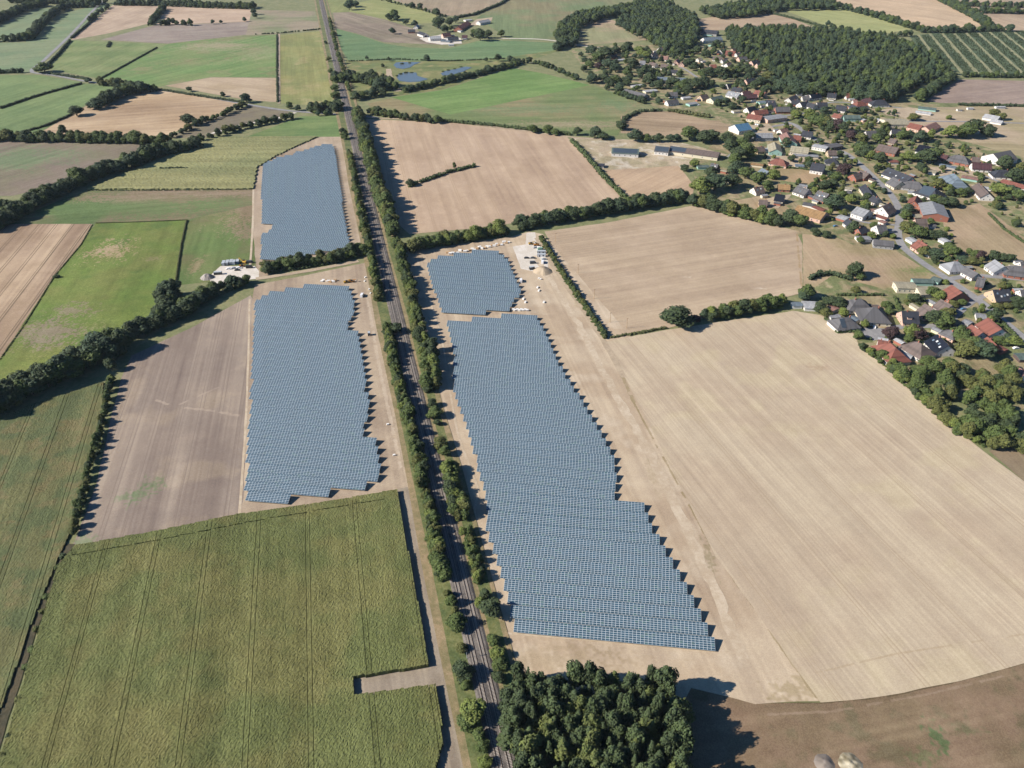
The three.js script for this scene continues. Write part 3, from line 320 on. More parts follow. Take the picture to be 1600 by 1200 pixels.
// ---------------------------------------------------------------- trees
function cards(mb, n, place, size, tone) { // leaf clumps: small bent faces scattered where place() puts them
  for (let i = 0; i < n; i++) { const [p, nr] = place(i), s = size * rr(0.65, 1.35);
    const N = new THREE.Vector3(nr[0] + rr(-0.8, 0.8), nr[1] + rr(-0.6, 0.8), nr[2] + rr(-0.8, 0.8)).normalize(), A = new THREE.Vector3(rr(-1, 1), rr(-1, 1), rr(-1, 1)).cross(N).normalize(), B = new THREE.Vector3().crossVectors(N, A), v = tone * rr(0.62, 1), w = rr(-0.05, 0.08), cl = [Math.min(1, v * (1 + w)), v, v * rr(0.7, 1)];
    const q = (a, b, c) => [p[0] + (A.x * a + B.x * b + N.x * c) * s, p[1] + (A.y * a + B.y * b + N.y * c) * s, p[2] + (A.z * a + B.z * b + N.z * c) * s];
    const m = q(0, 0, 0.16), e = [q(-0.6, -0.15, 0), q(-0.1, -0.55, -0.05), q(0.6, -0.1, 0), q(0.12, 0.6, -0.06)]; mb.tri(m, e[0], e[1], cl); mb.tri(m, e[1], e[2], cl); mb.tri(m, e[2], e[3], cl); mb.tri(m, e[3], e[0], cl); }
}
function sph() { const u = rr(-1, 1), t = rr(0, 6.2832), s = Math.sqrt(1 - u * u); return [s * Math.cos(t), u, s * Math.sin(t)]; }
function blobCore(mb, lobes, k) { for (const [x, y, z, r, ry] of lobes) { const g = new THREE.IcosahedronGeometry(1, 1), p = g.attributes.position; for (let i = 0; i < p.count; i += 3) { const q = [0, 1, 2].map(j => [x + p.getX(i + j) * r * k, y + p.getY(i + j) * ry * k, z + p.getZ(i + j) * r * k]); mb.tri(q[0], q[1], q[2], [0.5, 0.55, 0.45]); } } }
function broadleaf(n, spread, tall, cnt, size) { // unit tree: height 1
  const mb = new MB(), lobes = [[0, 0.56, 0, spread * 0.78, 0.33 * tall]];
  for (let i = 0; i < n; i++) { const t = i / n * 6.283 + rr(-0.4, 0.4), d = spread * rr(0.35, 0.72), y = rr(0.26, 0.78), r = spread * rr(0.36, 0.54); lobes.push([Math.cos(t) * d, y, Math.sin(t) * d, r, r * rr(0.75, 1) * tall]); }
  lobes.push([rr(-0.06, 0.06), 0.82, rr(-0.06, 0.06), spread * 0.4, 0.17]);
  const tot = lobes.reduce((a, l) => a + l[3] * l[3], 0);
  for (const l of lobes) cards(mb, Math.round(cnt * l[3] * l[3] / tot), () => { const s = sph(), k = rr(0.8, 1.08); return [[l[0] + s[0] * l[3] * k, l[1] + s[1] * l[4] * k, l[2] + s[2] * l[3] * k], s]; }, size, 1);
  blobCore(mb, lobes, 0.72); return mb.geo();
}
function conifer(r, layers, size) { // whorls of branches, each a drooping spray of needles
  const mb = new MB();
  for (let i = 0; i < layers; i++) { const t = i / (layers - 1), y = 0.1 + t * 0.86, R = (r * (1 - t) + 0.02) * rr(0.85, 1.12), m = Math.max(4, Math.round(9 - 4 * t));
    for (let b = 0; b < m; b++) { const a = b / m * 6.283 + i * 1.1 + rr(-0.2, 0.2), RR = R * rr(0.75, 1.1), n = Math.max(2, Math.round(RR / 0.032)); cards(mb, n * 2, k => { const d = RR * (Math.floor(k / 2) + 0.7) / n; return [[Math.cos(a) * d + rr(-0.012, 0.012), y - d * 0.3 + rr(-0.012, 0.012), Math.sin(a) * d + rr(-0.012, 0.012)], [Math.cos(a) * 0.5, 1.4, Math.sin(a) * 0.5]]; }, size * (1 - t * 0.4), 1); } }
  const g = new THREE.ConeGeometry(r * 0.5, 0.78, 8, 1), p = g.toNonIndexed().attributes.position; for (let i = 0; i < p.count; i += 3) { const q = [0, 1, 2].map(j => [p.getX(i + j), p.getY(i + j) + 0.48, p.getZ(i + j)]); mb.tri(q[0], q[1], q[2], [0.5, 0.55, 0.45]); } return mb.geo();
}
function trunkGeo(r, h, limbs) { const gs = [new THREE.CylinderGeometry(r * 0.45, r, h, 7)]; gs[0].translate(0, h / 2, 0); for (let i = 0; i < limbs; i++) { const g = new THREE.CylinderGeometry(r * 0.15, r * 0.4, 0.3, 5); g.translate(0, 0.15, 0); g.rotateZ(0.75); g.rotateY(i / limbs * 6.283 + 0.4); g.translate(0, h * (0.6 + 0.1 * (i % 3)), 0); gs.push(g); } return mergeGeometries(gs); }
const PROTO = { // [crown, crown half width of the unit tree]
  broad: [[8, 0.36, 1.0, 1250], [9, 0.42, 0.9, 1350], [7, 0.30, 1.1, 1150], [10, 0.46, 0.85, 1450], [8, 0.33, 1.15, 1200]].map(a => ({ g: broadleaf(a[0], a[1], a[2], a[3], 0.062), r: a[1] * 0.98 })),
  conifer: [[0.21, 14], [0.25, 13], [0.18, 15]].map(a => ({ g: conifer(a[0], a[1], 0.058), r: a[0] })),
  shrub: [[5, 0.55, 1.3, 300], [4, 0.5, 1.4, 280], [6, 0.6, 1.2, 320]].map(a => ({ g: broadleaf(a[0], a[1], a[2], a[3], 0.16).translate(0, -0.12, 0), r: a[1] * 1.08 })),
};
const TRUNK = { broad: trunkGeo(0.03, 0.62, 5), conifer: trunkGeo(0.018, 0.75, 0), shrub: trunkGeo(0.03, 0.4, 4) };
const bark = new THREE.MeshStandardMaterial({ color: new THREE.Color().setRGB(0.09, 0.07, 0.05), roughness: 1 });
const leafMat = (r, g, b) => new THREE.MeshStandardMaterial({ vertexColors: true, color: new THREE.Color().setRGB(r, g, b), roughness: 0.85 });
const TINT = { mid: leafMat(0.074, 0.108, 0.026), dark: leafMat(0.042, 0.066, 0.024), olive: leafMat(0.1, 0.11, 0.028), light: leafMat(0.13, 0.165, 0.036), blue: leafMat(0.042, 0.072, 0.036), copper: leafMat(0.05, 0.026, 0.03), yellow: leafMat(0.2, 0.19, 0.05), fir: leafMat(0.052, 0.08, 0.027), larch: leafMat(0.1, 0.126, 0.034) };
const MIXES = { rail: ['mid', 'mid', 'mid', 'dark', 'olive', 'light'], dark: ['dark', 'dark', 'mid', 'blue'], wood: ['dark', 'blue', 'mid', 'dark', 'blue', 'mid'], hedge: ['mid', 'olive', 'dark', 'mid'], garden: ['mid', 'dark', 'olive', 'light', 'mid', 'blue'], fir: ['fir', 'dark', 'dark', 'larch', 'fir'] };
const trees = [];
function tree(px, py, h, o = {}) { const [x, z] = o.world ? [px, py] : G(px, py, h * 0.5), kind = o.kind || 'broad', pr = PROTO[kind], v = Math.floor(rnd() * pr.length), d = (o.d || h * rr(0.8, 1.0)) * (o.world ? 1 : 1.15), tint = o.tint || pick(MIXES[o.mix || 'rail']); trees.push({ x, z, h, d, kind, v, tint, rot: rr(0, 6.28), label: o.label, group: o.group, px: d * scaleAt(x, z) }); }
function treeLine(pts, o) { const c = pts.map(([a, b]) => G(a, b, (o.h[0] + o.h[1]) / 4)), rows = o.rows || 1, sp = o.step || 7; for (let r = 0; r < rows; r++) for (let i = 0; i + 1 < c.length; i++) { const [a, b] = c[i], [e, f] = c[i + 1], L = Math.hypot(e - a, f - b), n = Math.max(1, Math.round(L / sp)), px = -(f - b) / L, pz = (e - a) / L; for (let k = 0; k < n; k++) { if (o.gap && rnd() < o.gap) continue; const t = (k + rr(0.1, 0.9)) / n, of = (r - (rows - 1) / 2) * (o.rowGap || 5) + rr(-1, 1) * (o.jit ?? 1.2), h = rr(o.h[0], o.h[1]) * rr(0.78, 1.18); if (!o.kind && rnd() < 0.8) { const q = (k + rr(0, 1)) / n, w = of + rr(-1.5, 1.5); tree(a + (e - a) * q + px * w, b + (f - b) * q + pz * w, rr(0.3, 0.5) * h, { world: true, kind: 'shrub', d: rr(0.5, 0.8) * h, tint: o.tint, mix: o.mix === 'dark' ? 'hedge' : o.mix, label: 'low bush filling gaps under trees: ' + o.group, group: 'bushes, ' + o.group }); } tree(a + (e - a) * t + px * of, b + (f - b) * t + pz * of, h, { ...o, world: true, d: o.dd ? rr(o.dd[0], o.dd[1]) : h * rr(o.slim || 0.85, (o.slim || 0.85) + 0.28) }); } } }
function wood(poly, o) { const q = P(poly, (o.h[0] + o.h[1]) * 0.3); let x0 = 1e9, x1 = -1e9, z0 = 1e9, z1 = -1e9; for (const [x, z] of q) { x0 = Math.min(x0, x); x1 = Math.max(x1, x); z0 = Math.min(z0, z); z1 = Math.max(z1, z); } const s = o.step; for (let x = x0; x < x1; x += s) for (let z = z0; z < z1; z += s) { const a = x + rr(-0.45, 0.45) * s, b = z + rr(-0.45, 0.45) * s; if (!inPoly(a, b, q) || (o.gap && rnd() < o.gap) || (o.avoid && o.avoid(a, b))) continue; const h = rr(o.h[0], o.h[1]); tree(a, b, h, { ...o, world: true, kind: o.kinds ? pick(o.kinds) : o.kind, d: o.dd ? rr(o.dd[0], o.dd[1]) : undefined }); } }
const hedgeGeoMat = { mid: leafMat(0.064, 0.094, 0.03), dark: leafMat(0.042, 0.066, 0.026), olive: leafMat(0.1, 0.11, 0.038) };
function hedge(pts, w, h, label, o = {}) { // one clipped or wild hedge: a continuous body of foliage
  const c = P(pts), mb = new MB(), lobes = []; let len = 0;
  for (let i = 0; i + 1 < c.length; i++) { const [a, b] = c[i], [e, f] = c[i + 1], L = Math.hypot(e - a, f - b), n = Math.max(1, Math.round(L / (w * 0.55))); len += L; for (let k = 0; k <= n; k++) { if (o.gap && rnd() < o.gap) continue; const t = k / n, s = rr(0.75, 1.2); lobes.push([a + (e - a) * t + rr(-0.2, 0.2) * w, h * 0.45 * s, b + (f - b) * t + rr(-0.2, 0.2) * w, w * 0.5 * rr(0.85, 1.15), h * 0.55 * s]); } }
  const size = o.size || Math.max(0.35, Math.min(1.5, Math.min(w, h) * 0.4));
  for (const l of lobes) cards(mb, o.n || Math.round(Math.min(46, 8 + 2.2 * w * h / (size * size))), () => { const s = sph(), k = rr(0.8, 1.1); return [[l[0] + s[0] * l[3] * k, Math.max(0.1, l[1] + s[1] * l[4] * k), l[2] + s[2] * l[3] * k], s]; }, size, 1);
  blobCore(mb, lobes, 0.75); top(new THREE.Mesh(mb.geo(), hedgeGeoMat[o.tint || 'mid']), 'hedge', label, 'hedge');
}
// railway belts
let L = { slim: 0.7, mix: 'rail', label: 'leafy tree in the belt between railway and left arrays', group: 'trees left of the railway' };
treeLine([[544, 236], [552, 270], [558, 300], [566, 340], [573, 372], [580, 400], [587, 440], [591, 466]], { ...L, slim: 0.62, h: [6.5, 9.5], step: 5, rows: 1, jit: 1.2 });
treeLine([[605, 508], [615, 560], [626, 610], [640, 660], [652, 705], [662, 755], [672, 800], [682, 850], [692, 900]], { ...L, slim: 0.62, h: [5.5, 9], step: 3.8, rows: 2, rowGap: 2.2, jit: 0.8 });
treeLine([[696, 915], [706, 945], [716, 985]], { ...L, h: [5, 8], step: 5, gap: 0.15 });
for (const [a, b, h, d] of [[712, 972, 8, 8], [725, 1049, 8, 8.5], [738, 1110, 9, 9.5], [729, 1128, 6, 6], [754, 1165, 4, 5], [757, 1190, 4, 5], [748, 1148, 5, 5], [722, 1012, 4, 4.5], [728, 1070, 4, 4], [618, 512, 8, 9], [521, 52, 9, 12], [513, 92, 8, 8], [516, 110, 7, 8], [520, 122, 9, 9], [523, 137, 9, 12], [524, 148, 10, 13], [536, 205, 9, 9], [538, 212, 9, 9], [509, 66, 6, 6]]) tree(a, b, h, { ...L, d });
treeLine([[488, 170], [500, 165], [518, 163], [530, 168]], { mix: 'dark', h: [9, 13], step: 7, rows: 2, rowGap: 8, label: 'dark tree in the clump at the level crossing', group: 'trees at the crossing' });
treeLine([[495, 176], [520, 174]], { mix: 'dark', h: [7, 10], step: 8, label: 'dark tree in the clump at the level crossing', group: 'trees at the crossing' });
L = { mix: 'rail', label: 'leafy tree in the belt between railway and pale stubble', group: 'trees right of the railway, upper part' };
treeLine([[557, 172], [565, 200], [574, 230], [583, 262], [594, 300], [606, 335], [615, 362]], { ...L, slim: 0.62, h: [11, 16], step: 6, rows: 2, rowGap: 4 });
treeLine([[515, 28], [522, 60], [530, 90], [538, 112], [546, 140]], { ...L, h: [5, 9], step: 12, gap: 0.1 });
L = { slim: 0.72, mix: 'rail', label: 'leafy tree in the belt between railway and the long array', group: 'trees beside the long array' };
treeLine([[618, 375], [628, 405], [640, 450], [648, 490], [660, 530]], { ...L, slim: 0.6, h: [6.5, 10], step: 4.6, rows: 2, rowGap: 2.8 });
treeLine([[666, 540], [672, 580], [676, 600]], { ...L, h: [8, 12], step: 5, rows: 2, rowGap: 5 });
for (const [a, b, h, d] of [[668, 606, 6, 6], [679, 645, 7, 8], [675, 630, 6, 6], [688, 692, 7, 8], [683, 660, 4, 4], [694, 705, 6, 6], [765, 950, 8, 9], [750, 940, 5, 5], [772, 1000, 5, 5], [776, 1020, 5, 6], [780, 1036, 5, 6], [778, 1058, 4, 5], [757, 930, 5, 5]]) tree(a, b, h, { ...L, d });
treeLine([[700, 725], [708, 760], [716, 790], [722, 805]], { ...L, h: [6, 9], step: 4.2, rows: 2, rowGap: 4 });
treeLine([[726, 820], [734, 850], [742, 880], [750, 905]], { ...L, h: [3.5, 6], step: 3.6, rows: 2, rowGap: 3 });
treeLine([[520, 120], [560, 118], [590, 125], [606, 135]], { mix: 'dark', h: [11, 15], step: 10, rows: 3, rowGap: 12, label: 'dark tree in the grove between ponds and railway', group: 'grove by the ponds' });
treeLine([[552, 150], [580, 145], [600, 142]], { mix: 'dark', h: [9, 13], step: 10, rows: 2, rowGap: 9, label: 'dark tree in the grove between ponds and railway', group: 'grove by the ponds' });
// wood at the bottom
wood([[792, 1050], [835, 1044], [880, 1044], [930, 1052], [985, 1050], [1045, 1062], [1058, 1100], [1060, 1150], [1056, 1200], [1050, 1290], [806, 1290], [800, 1200], [790, 1120]], { step: 4.7, h: [12, 18.5], dd: [5.5, 10], kinds: ['conifer', 'broad', 'conifer', 'broad', 'broad'], mix: 'fir', label: 'tall tree in the dense wood below the long array', group: 'wood below the long array' });
treeLine([[1040, 1066], [1052, 1090], [1058, 1120], [1060, 1160], [1058, 1210], [1056, 1260]], { mix: 'fir', h: [16, 19], step: 6, dd: [8, 11], label: 'tall tree along the right rim of the dense wood', group: 'rim of the wood below the long array' });
tree(1066, 1112, 13, { d: 8, mix: 'fir', tint: 'larch', label: 'tree standing slightly apart at the wood edge', group: 'wood edge' });
// left hedgerows and belts
L = { mix: 'dark', label: 'dark tree in the broad belt between brown field and maize', group: 'broad belt left' };
treeLine([[-30, 356], [5, 340], [60, 308], [110, 284], [160, 264], [205, 252], [240, 238], [280, 228], [308, 222]], { ...L, h: [10, 15], step: 6.5, rows: 2, rowGap: 8 });
treeLine([[-20, 328], [20, 318], [30, 330]], { ...L, h: [9, 13], step: 8, rows: 2 });
treeLine([[312, 216], [345, 206], [380, 196], [420, 188], [460, 180]], { mix: 'hedge', h: [6, 10], step: 7, label: 'tree in the row along the pale lane', group: 'row along the pale lane' });
treeLine([[-30, 214], [20, 212], [40, 214], [100, 214], [160, 215], [220, 217], [262, 218]], { mix: 'hedge', h: [9, 13], step: 8, rows: 2, rowGap: 6, label: 'tree in the row below the golden stubble', group: 'row below the golden stubble' });
treeLine([[266, 212], [290, 200], [320, 186], [350, 176], [384, 160]], { mix: 'hedge', h: [6, 10], step: 8, label: 'tree in the row right of the golden stubble', group: 'row right of the golden stubble' });
for (const [a, b, h, d] of [[294, 187, 14, 16], [384, 153, 13, 13], [118, 173, 13, 17], [148, 162, 14, 20], [68, 105, 16, 25], [60, 108, 10, 12], [138, 125, 8, 10], [295, 139, 7, 8], [348, 147, 7, 7], [97, 203, 12, 10], [452, 164, 9, 9], [465, 168, 8, 8]]) tree(a, b, h, { mix: 'dark', d, label: 'single dark tree at a field corner on the left', group: 'single trees left' });
treeLine([[155, 158], [175, 148], [200, 138], [226, 137]], { mix: 'dark', h: [12, 16], step: 9, rows: 2, rowGap: 8, label: 'dark tree in the row above the golden stubble', group: 'row above the golden stubble' });
treeLine([[152, 127], [170, 128], [190, 130], [215, 134], [242, 137]], { mix: 'hedge', h: [9, 13], step: 11, rows: 2, label: 'tree beside the lane above the golden stubble', group: 'trees by the lane' });
L = { mix: 'dark', label: 'tree in the distant hedges around the far left meadows', group: 'hedges around the far left meadows' };
treeLine([[-20, 60], [15, 59], [45, 57], [66, 34], [80, 20], [100, 8], [150, 6]], { ...L, h: [10, 15], step: 11, rows: 2, rowGap: 8 });
treeLine([[-20, 36], [15, 20], [40, 10], [70, 3]], { ...L, h: [12, 17], step: 11, rows: 2, rowGap: 10 });
treeLine([[20, -2], [100, 0], [160, 2]], { ...L, h: [12, 17], step: 12, rows: 3, rowGap: 14 });
treeLine([[234, 36], [246, 22], [256, 10]], { ...L, h: [8, 12], step: 10, rows: 2 });
treeLine([[248, 36], [268, 34], [300, 36]], { ...L, h: [8, 13], step: 10 });
treeLine([[138, 32], [152, 20], [170, 8]], { ...L, h: [7, 11], step: 12 });
for (const [a, b, h] of [[332, 34, 9], [345, 34, 7], [382, 30, 9], [396, 18, 13], [398, 24, 11]]) tree(a, b, h, { ...L });
treeLine([[180, 3], [260, 4], [330, 7], [398, 9]], { mix: 'dark', h: [9, 13], step: 9, rows: 3, rowGap: 14, label: 'dark tree at the edge of the plantation by the horizon', group: 'plantation edge' });
// belt between the two left arrays, and the long hedge running down left
L = { mix: 'rail', label: 'leafy tree in the belt between the far and left arrays', group: 'belt between the left arrays' };
treeLine([[412, 420], [430, 412], [460, 408], [490, 404], [520, 400], [545, 394], [572, 388]], { ...L, h: [7, 11], step: 5, rows: 2, rowGap: 5 });
L = { mix: 'dark', label: 'tall tree in the hedge between left meadow and harrowed field', group: 'tall hedge left' };
treeLine([[390, 432], [370, 440], [345, 448], [322, 458], [300, 472]], { ...L, h: [7, 11], step: 5.5, rows: 2, rowGap: 4 });
treeLine([[268, 448], [262, 462], [260, 478], [250, 492]], { ...L, h: [11, 14], step: 6, rows: 2, rowGap: 5 });
treeLine([[300, 474], [278, 486], [252, 498], [228, 508], [204, 520]], { ...L, h: [8, 12], step: 5, rows: 2, rowGap: 5 });
treeLine([[196, 526], [170, 540], [140, 552], [100, 572], [50, 594], [0, 620], [-40, 640]], { ...L, h: [13, 17], step: 5.5, rows: 2, rowGap: 7 });
tree(172, 570, 9, { ...L, d: 7 }); tree(173, 592, 6, { ...L, d: 5, tint: 'light' });
treeLine([[174, 590], [163, 635], [150, 690], [138, 730], [125, 780], [112, 830]], { mix: 'hedge', h: [4.5, 7], step: 4, rows: 1, jit: 0.7, dd: [3.4, 5], label: 'slim tree in the row beside the harrowed field', group: 'slim row left' });
for (const [a, b] of [[98, 868], [90, 886], [72, 932], [66, 955], [56, 982], [50, 1014], [40, 1042], [30, 1092], [14, 1150], [4, 1180]]) tree(a, b, rr(1.8, 3), { kind: 'shrub', d: rr(3, 4.4), mix: 'hedge', label: 'low bush on the ditch bank between two crops', group: 'bushes on the ditch' });
hedge([[292, 345], [284, 380], [278, 420], [275, 440]], 1.5, 1.3, 'low hedge between two green meadows on the left', { tint: 'olive' });
hedge([[150, 349], [220, 347], [292, 344]], 1, 0.8, 'thin low hedge along the top of the left meadow', { tint: 'olive' });
hedge([[144, 352], [127, 382], [85, 432], [40, 505], [0, 562]], 1.0, 0.7, 'thin grassy hedge along the tan stubble on the left', { tint: 'olive', gap: 0.3 });
tree(88, 431, 3, { kind: 'shrub', d: 5, tint: 'dark', label: 'lone dark bush at the stubble edge' });
hedge([[138, 298], [250, 298], [395, 296]], 1.2, 1.0, 'thin hedge below the maize by the far array', { tint: 'dark', gap: 0.5 });
hedge([[160, 122], [200, 100], [245, 75]], 3, 2, 'thin dark hedge between yellow meadow and bright pasture', { tint: 'dark' });
hedge([[0, 170], [60, 150], [128, 131]], 4, 3, 'straight thin hedge between two pale green meadows', { tint: 'dark' });
hedge([[112, 60], [130, 45], [150, 28]], 4, 3.5, 'dark hedge beside the farm lane, far left', { tint: 'dark' });
hedge([[72, 105], [92, 85], [110, 64]], 4, 3.5, 'roadside hedge below the pale stubble, far left', { tint: 'dark' });
hedge([[-20, 115], [34, 114]], 8, 7, 'dark hedge running out of the far left edge', { tint: 'dark' });
hedge([[80, 116], [135, 124]], 5, 3.5, 'dark hedge along the farm lane bend', { tint: 'dark' });
hedge([[245, 140], [300, 149], [380, 161]], 4, 3, 'dark hedge along the lane beside golden stubble', { tint: 'dark' });
hedge([[40, 206], [75, 196], [112, 180]], 4, 2.5, 'thin hedge left of the golden stubble', { tint: 'dark' });
hedge([[433, 54], [433, 110], [434, 160]], 3, 2.2, 'thin dark hedge along the farm track', { tint: 'dark', gap: 0.3 });
hedge([[400, 54], [440, 52], [500, 46]], 3, 2.5, 'thin dark hedge above the yellow olive meadow', { tint: 'dark', gap: 0.3 });
hedge([[168, 74], [172, 67]], 5, 3, 'short dark hedge inside the yellow green meadow', { tint: 'dark' });
hedge([[250, 265], [292, 264]], 3, 2.6, 'short dark strip of bushes inside the distant maize', { tint: 'dark' });
hedge([[420, 428], [480, 419], [540, 408]], 2.5, 2, 'low bushes along the gravel track above the left array', { gap: 0.3 });
// belts in the middle
L = { mix: 'rail', label: 'tree in the belt above the small array', group: 'belt above the small array' };
treeLine([[640, 384], [660, 378], [700, 372], [740, 366], [775, 360], [792, 354]], { ...L, h: [8, 12], step: 5.5, rows: 2, rowGap: 5 });
L = { mix: 'dark', label: 'tree in the broad belt above the framed stubble', group: 'belt above the framed stubble' };
treeLine([[808, 350], [850, 340], [900, 333], [950, 324], [1000, 316], [1050, 308], [1072, 303]], { ...L, h: [9, 13], step: 5.5, rows: 2, rowGap: 6 });
L = { mix: 'garden', label: 'tree in the row between framed stubble and gardens', group: 'row by the gardens' };
treeLine([[1080, 310], [1110, 316], [1150, 328], [1185, 336], [1218, 344]], { ...L, h: [9, 14], step: 8, rows: 2, rowGap: 5 });
for (const [a, b, h, d] of [[1095, 290, 18, 20], [1118, 285, 18, 22], [1145, 282, 14, 16], [1112, 268, 12, 13], [1150, 262, 13, 15], [1165, 270, 13, 15], [1185, 278, 13, 14], [1200, 290, 11, 10], [1152, 240, 16, 16], [1170, 235, 18, 18], [1148, 250, 14, 14], [1218, 342, 8, 9], [1236, 340, 13, 17], [1250, 345, 12, 13], [1275, 362, 7, 9], [1292, 366, 6, 9], [1306, 315, 15, 18], [1318, 305, 9, 9], [1070, 262, 7, 9], [1085, 255, 8, 10]]) tree(a, b, h, { mix: 'garden', d, label: 'large leafy tree beside the orange roofed barn and grey houses', group: 'large trees near the orange barn' });
L = { mix: 'hedge', label: 'young tree in the straight row beside the gravel yard', group: 'young row by the gravel yard' };
treeLine([[845, 370], [862, 398], [880, 428], [915, 478], [948, 526]], { ...L, h: [3, 4.6], step: 2.6, jit: 0.6, dd: [2.8, 4], rows: 2, rowGap: 1.4 });
hedge([[955, 528], [990, 522], [1040, 513]], 2.4, 1.6, 'low grassy hedge leading to the large round oak', { tint: 'olive' });
tree(1059, 494, 15, { d: 21, tint: 'dark', label: 'large round oak at the end of the low hedge' }); tree(1087, 498, 6, { d: 7, tint: 'copper', label: 'reddish bush beside the large round oak' });
treeLine([[1102, 492], [1130, 486], [1160, 480], [1190, 474], [1226, 468]], { mix: 'garden', h: [8, 11], step: 6, rows: 2, rowGap: 4, label: 'tree in the hedge between framed and vast stubble', group: 'hedge above the vast stubble' });
for (const [a, b, h, d] of [[1262, 455, 12, 11], [1256, 462, 8, 9], [1337, 420, 13, 13], [1345, 430, 7, 8]]) tree(a, b, h, { mix: 'garden', d, label: 'tree in the dry paddock left of main street', group: 'paddock trees' });
hedge([[1265, 436], [1280, 430], [1300, 430], [1330, 438]], 5, 4, 'dark curved hedge in the dry paddock', { tint: 'dark' });
hedge([[893, 222], [915, 245], [945, 280], [975, 309]], 5, 4.5, 'hedge between pale stubble and the farmyard');
hedge([[640, 292], [675, 279], [705, 269], [748, 259]], 5, 3.5, 'wild hedge crossing the pale stubble field', { gap: 0.15 }); tree(641, 285, 8, { d: 8, tint: 'dark', label: 'dark tree at the start of the wild hedge' }); tree(710, 258, 7, { d: 4, tint: 'mid', label: 'slim tree on the wild hedge in pale stubble' });
treeLine([[572, 172], [600, 176], [640, 182], [690, 188]], { mix: 'hedge', h: [7, 10], step: 8, rows: 2, label: 'tree in the hedge above the pale stubble', group: 'hedge above the pale stubble' });
hedge([[690, 190], [760, 196], [820, 203], [890, 211]], 5, 4, 'low hedge above the pale stubble field');
for (const [a, b, h, d] of [[833, 201, 10, 12], [855, 202, 11, 11], [868, 206, 8, 10], [902, 205, 10, 10], [930, 206, 14, 13], [942, 212, 9, 14], [994, 211, 15, 17], [1010, 215, 10, 12], [1028, 215, 10, 12], [970, 196, 11, 12], [1078, 208, 16, 21], [1100, 214, 15, 18], [1112, 212, 15, 18], [1138, 217, 15, 17], [1170, 212, 12, 13], [1142, 226, 14, 14], [1160, 225, 14, 14], [1058, 215, 9, 10], [1048, 216, 9, 10]]) tree(a, b, h, { mix: 'dark', d, label: 'large tree along the lane behind the brown barn', group: 'trees behind the brown barn' });
hedge([[972, 204], [976, 186], [1000, 175], [1036, 174]], 6, 4, 'dark hedge around the tan stubble paddock', { tint: 'dark', gap: 0.15 });
hedge([[1045, 174], [1070, 178], [1090, 181], [1105, 184]], 7, 4.5, 'bushy hedge above the tan stubble paddock', { tint: 'olive' });
treeLine([[628, 140], [660, 133], [700, 124], [740, 115], [790, 103], [812, 97]], { mix: 'dark', h: [7, 10], step: 8, rows: 2, rowGap: 5, label: 'bushy tree in the belt below the ponds', group: 'belt below the ponds' });
hedge([[545, 96], [620, 93], [700, 96], [790, 92]], 3, 2.2, 'thin hedge above the ponds', { tint: 'dark', gap: 0.35 });
for (const [a, b, h] of [[573, 90, 7], [598, 102, 6], [667, 90, 10], [778, 90, 12], [797, 92, 11], [760, 93, 7], [607, 92, 7], [783, 52, 13], [615, 23, 20], [545, 8, 20], [548, 4, 16], [555, 6, 14], [608, 26, 14], [619, 28, 12], [634, 34, 12], [648, 36, 12], [613, 48, 12], [684, 35, 22], [682, 19, 16], [656, 10, 15], [644, 8, 14], [695, 44, 14], [702, 34, 16], [712, 30, 15], [704, 44, 10], [750, 54, 22], [746, 52, 16], [762, 53, 15], [740, 50, 11], [738, 55, 8]]) tree(a, b, h, { mix: 'dark', d: h * rr(0.8, 1.05), label: 'dark tree scattered around the pond farm', group: 'trees around the pond farm' });
hedge([[715, 28], [740, 24], [780, 8], [800, -4]], 7, 5, 'dark hedge leading away from the pond farm', { tint: 'dark' });
treeLine([[585, -4], [620, 4], [660, 14], [700, 26]], { mix: 'hedge', h: [5, 9], step: 14, label: 'small tree in the hedge between two distant fields', group: 'hedge beyond the pond farm' });
for (const [a, b] of [[628, 99], [640, 98], [626, 115], [634, 113], [643, 113], [620, 118], [692, 111], [700, 109], [710, 107], [720, 104]]) tree(a, b, rr(1.5, 2.6), { kind: 'shrub', d: rr(4, 7), mix: 'dark', label: 'reed clump on the bank of a pond', group: 'reeds at the ponds' });
treeLine([[800, 97], [815, 94], [840, 96], [865, 105], [885, 114], [905, 122]], { mix: 'dark', h: [7, 11], step: 10, label: 'tree in the hedge above the bright green field', group: 'hedge above the bright green field' });
treeLine([[868, 74], [880, 68], [876, 60]], { mix: 'dark', h: [10, 15], step: 10, rows: 2, label: 'dark tree where the pale lane meets the wood', group: 'trees at the pale lane' });
// distant woods
L = { mix: 'wood', label: 'tree of the distant wood behind the village', group: 'distant wood' };
wood([[866, 58], [876, 36], [900, 22], [960, 10], [1010, 2], [1060, 4], [1010, 14], [950, 22], [905, 38], [900, 66], [880, 66]], { ...L, step: 10, h: [12, 18], dd: [11, 15] });
wood([[962, 32], [1000, 12], [1050, 10], [1088, 24], [1092, 44], [1084, 70], [1050, 78], [1018, 60]], { ...L, step: 11, h: [14, 19], dd: [12, 16] });
wood([[1095, 14], [1150, 4], [1240, -6], [1300, 0], [1315, 10], [1230, 10], [1180, 20], [1120, 24]], { ...L, step: 12, h: [12, 18], dd: [12, 16] });
wood([[1134, 44], [1200, 42], [1290, 44], [1350, 52], [1400, 58], [1440, 74], [1490, 112], [1440, 122], [1395, 152], [1350, 150], [1300, 138], [1236, 138], [1214, 118], [1190, 96], [1140, 64]], { ...L, step: 9.5, h: [11, 21], dd: [8, 16], gap: 0.07, kinds: ['broad', 'broad', 'broad', 'conifer'] });
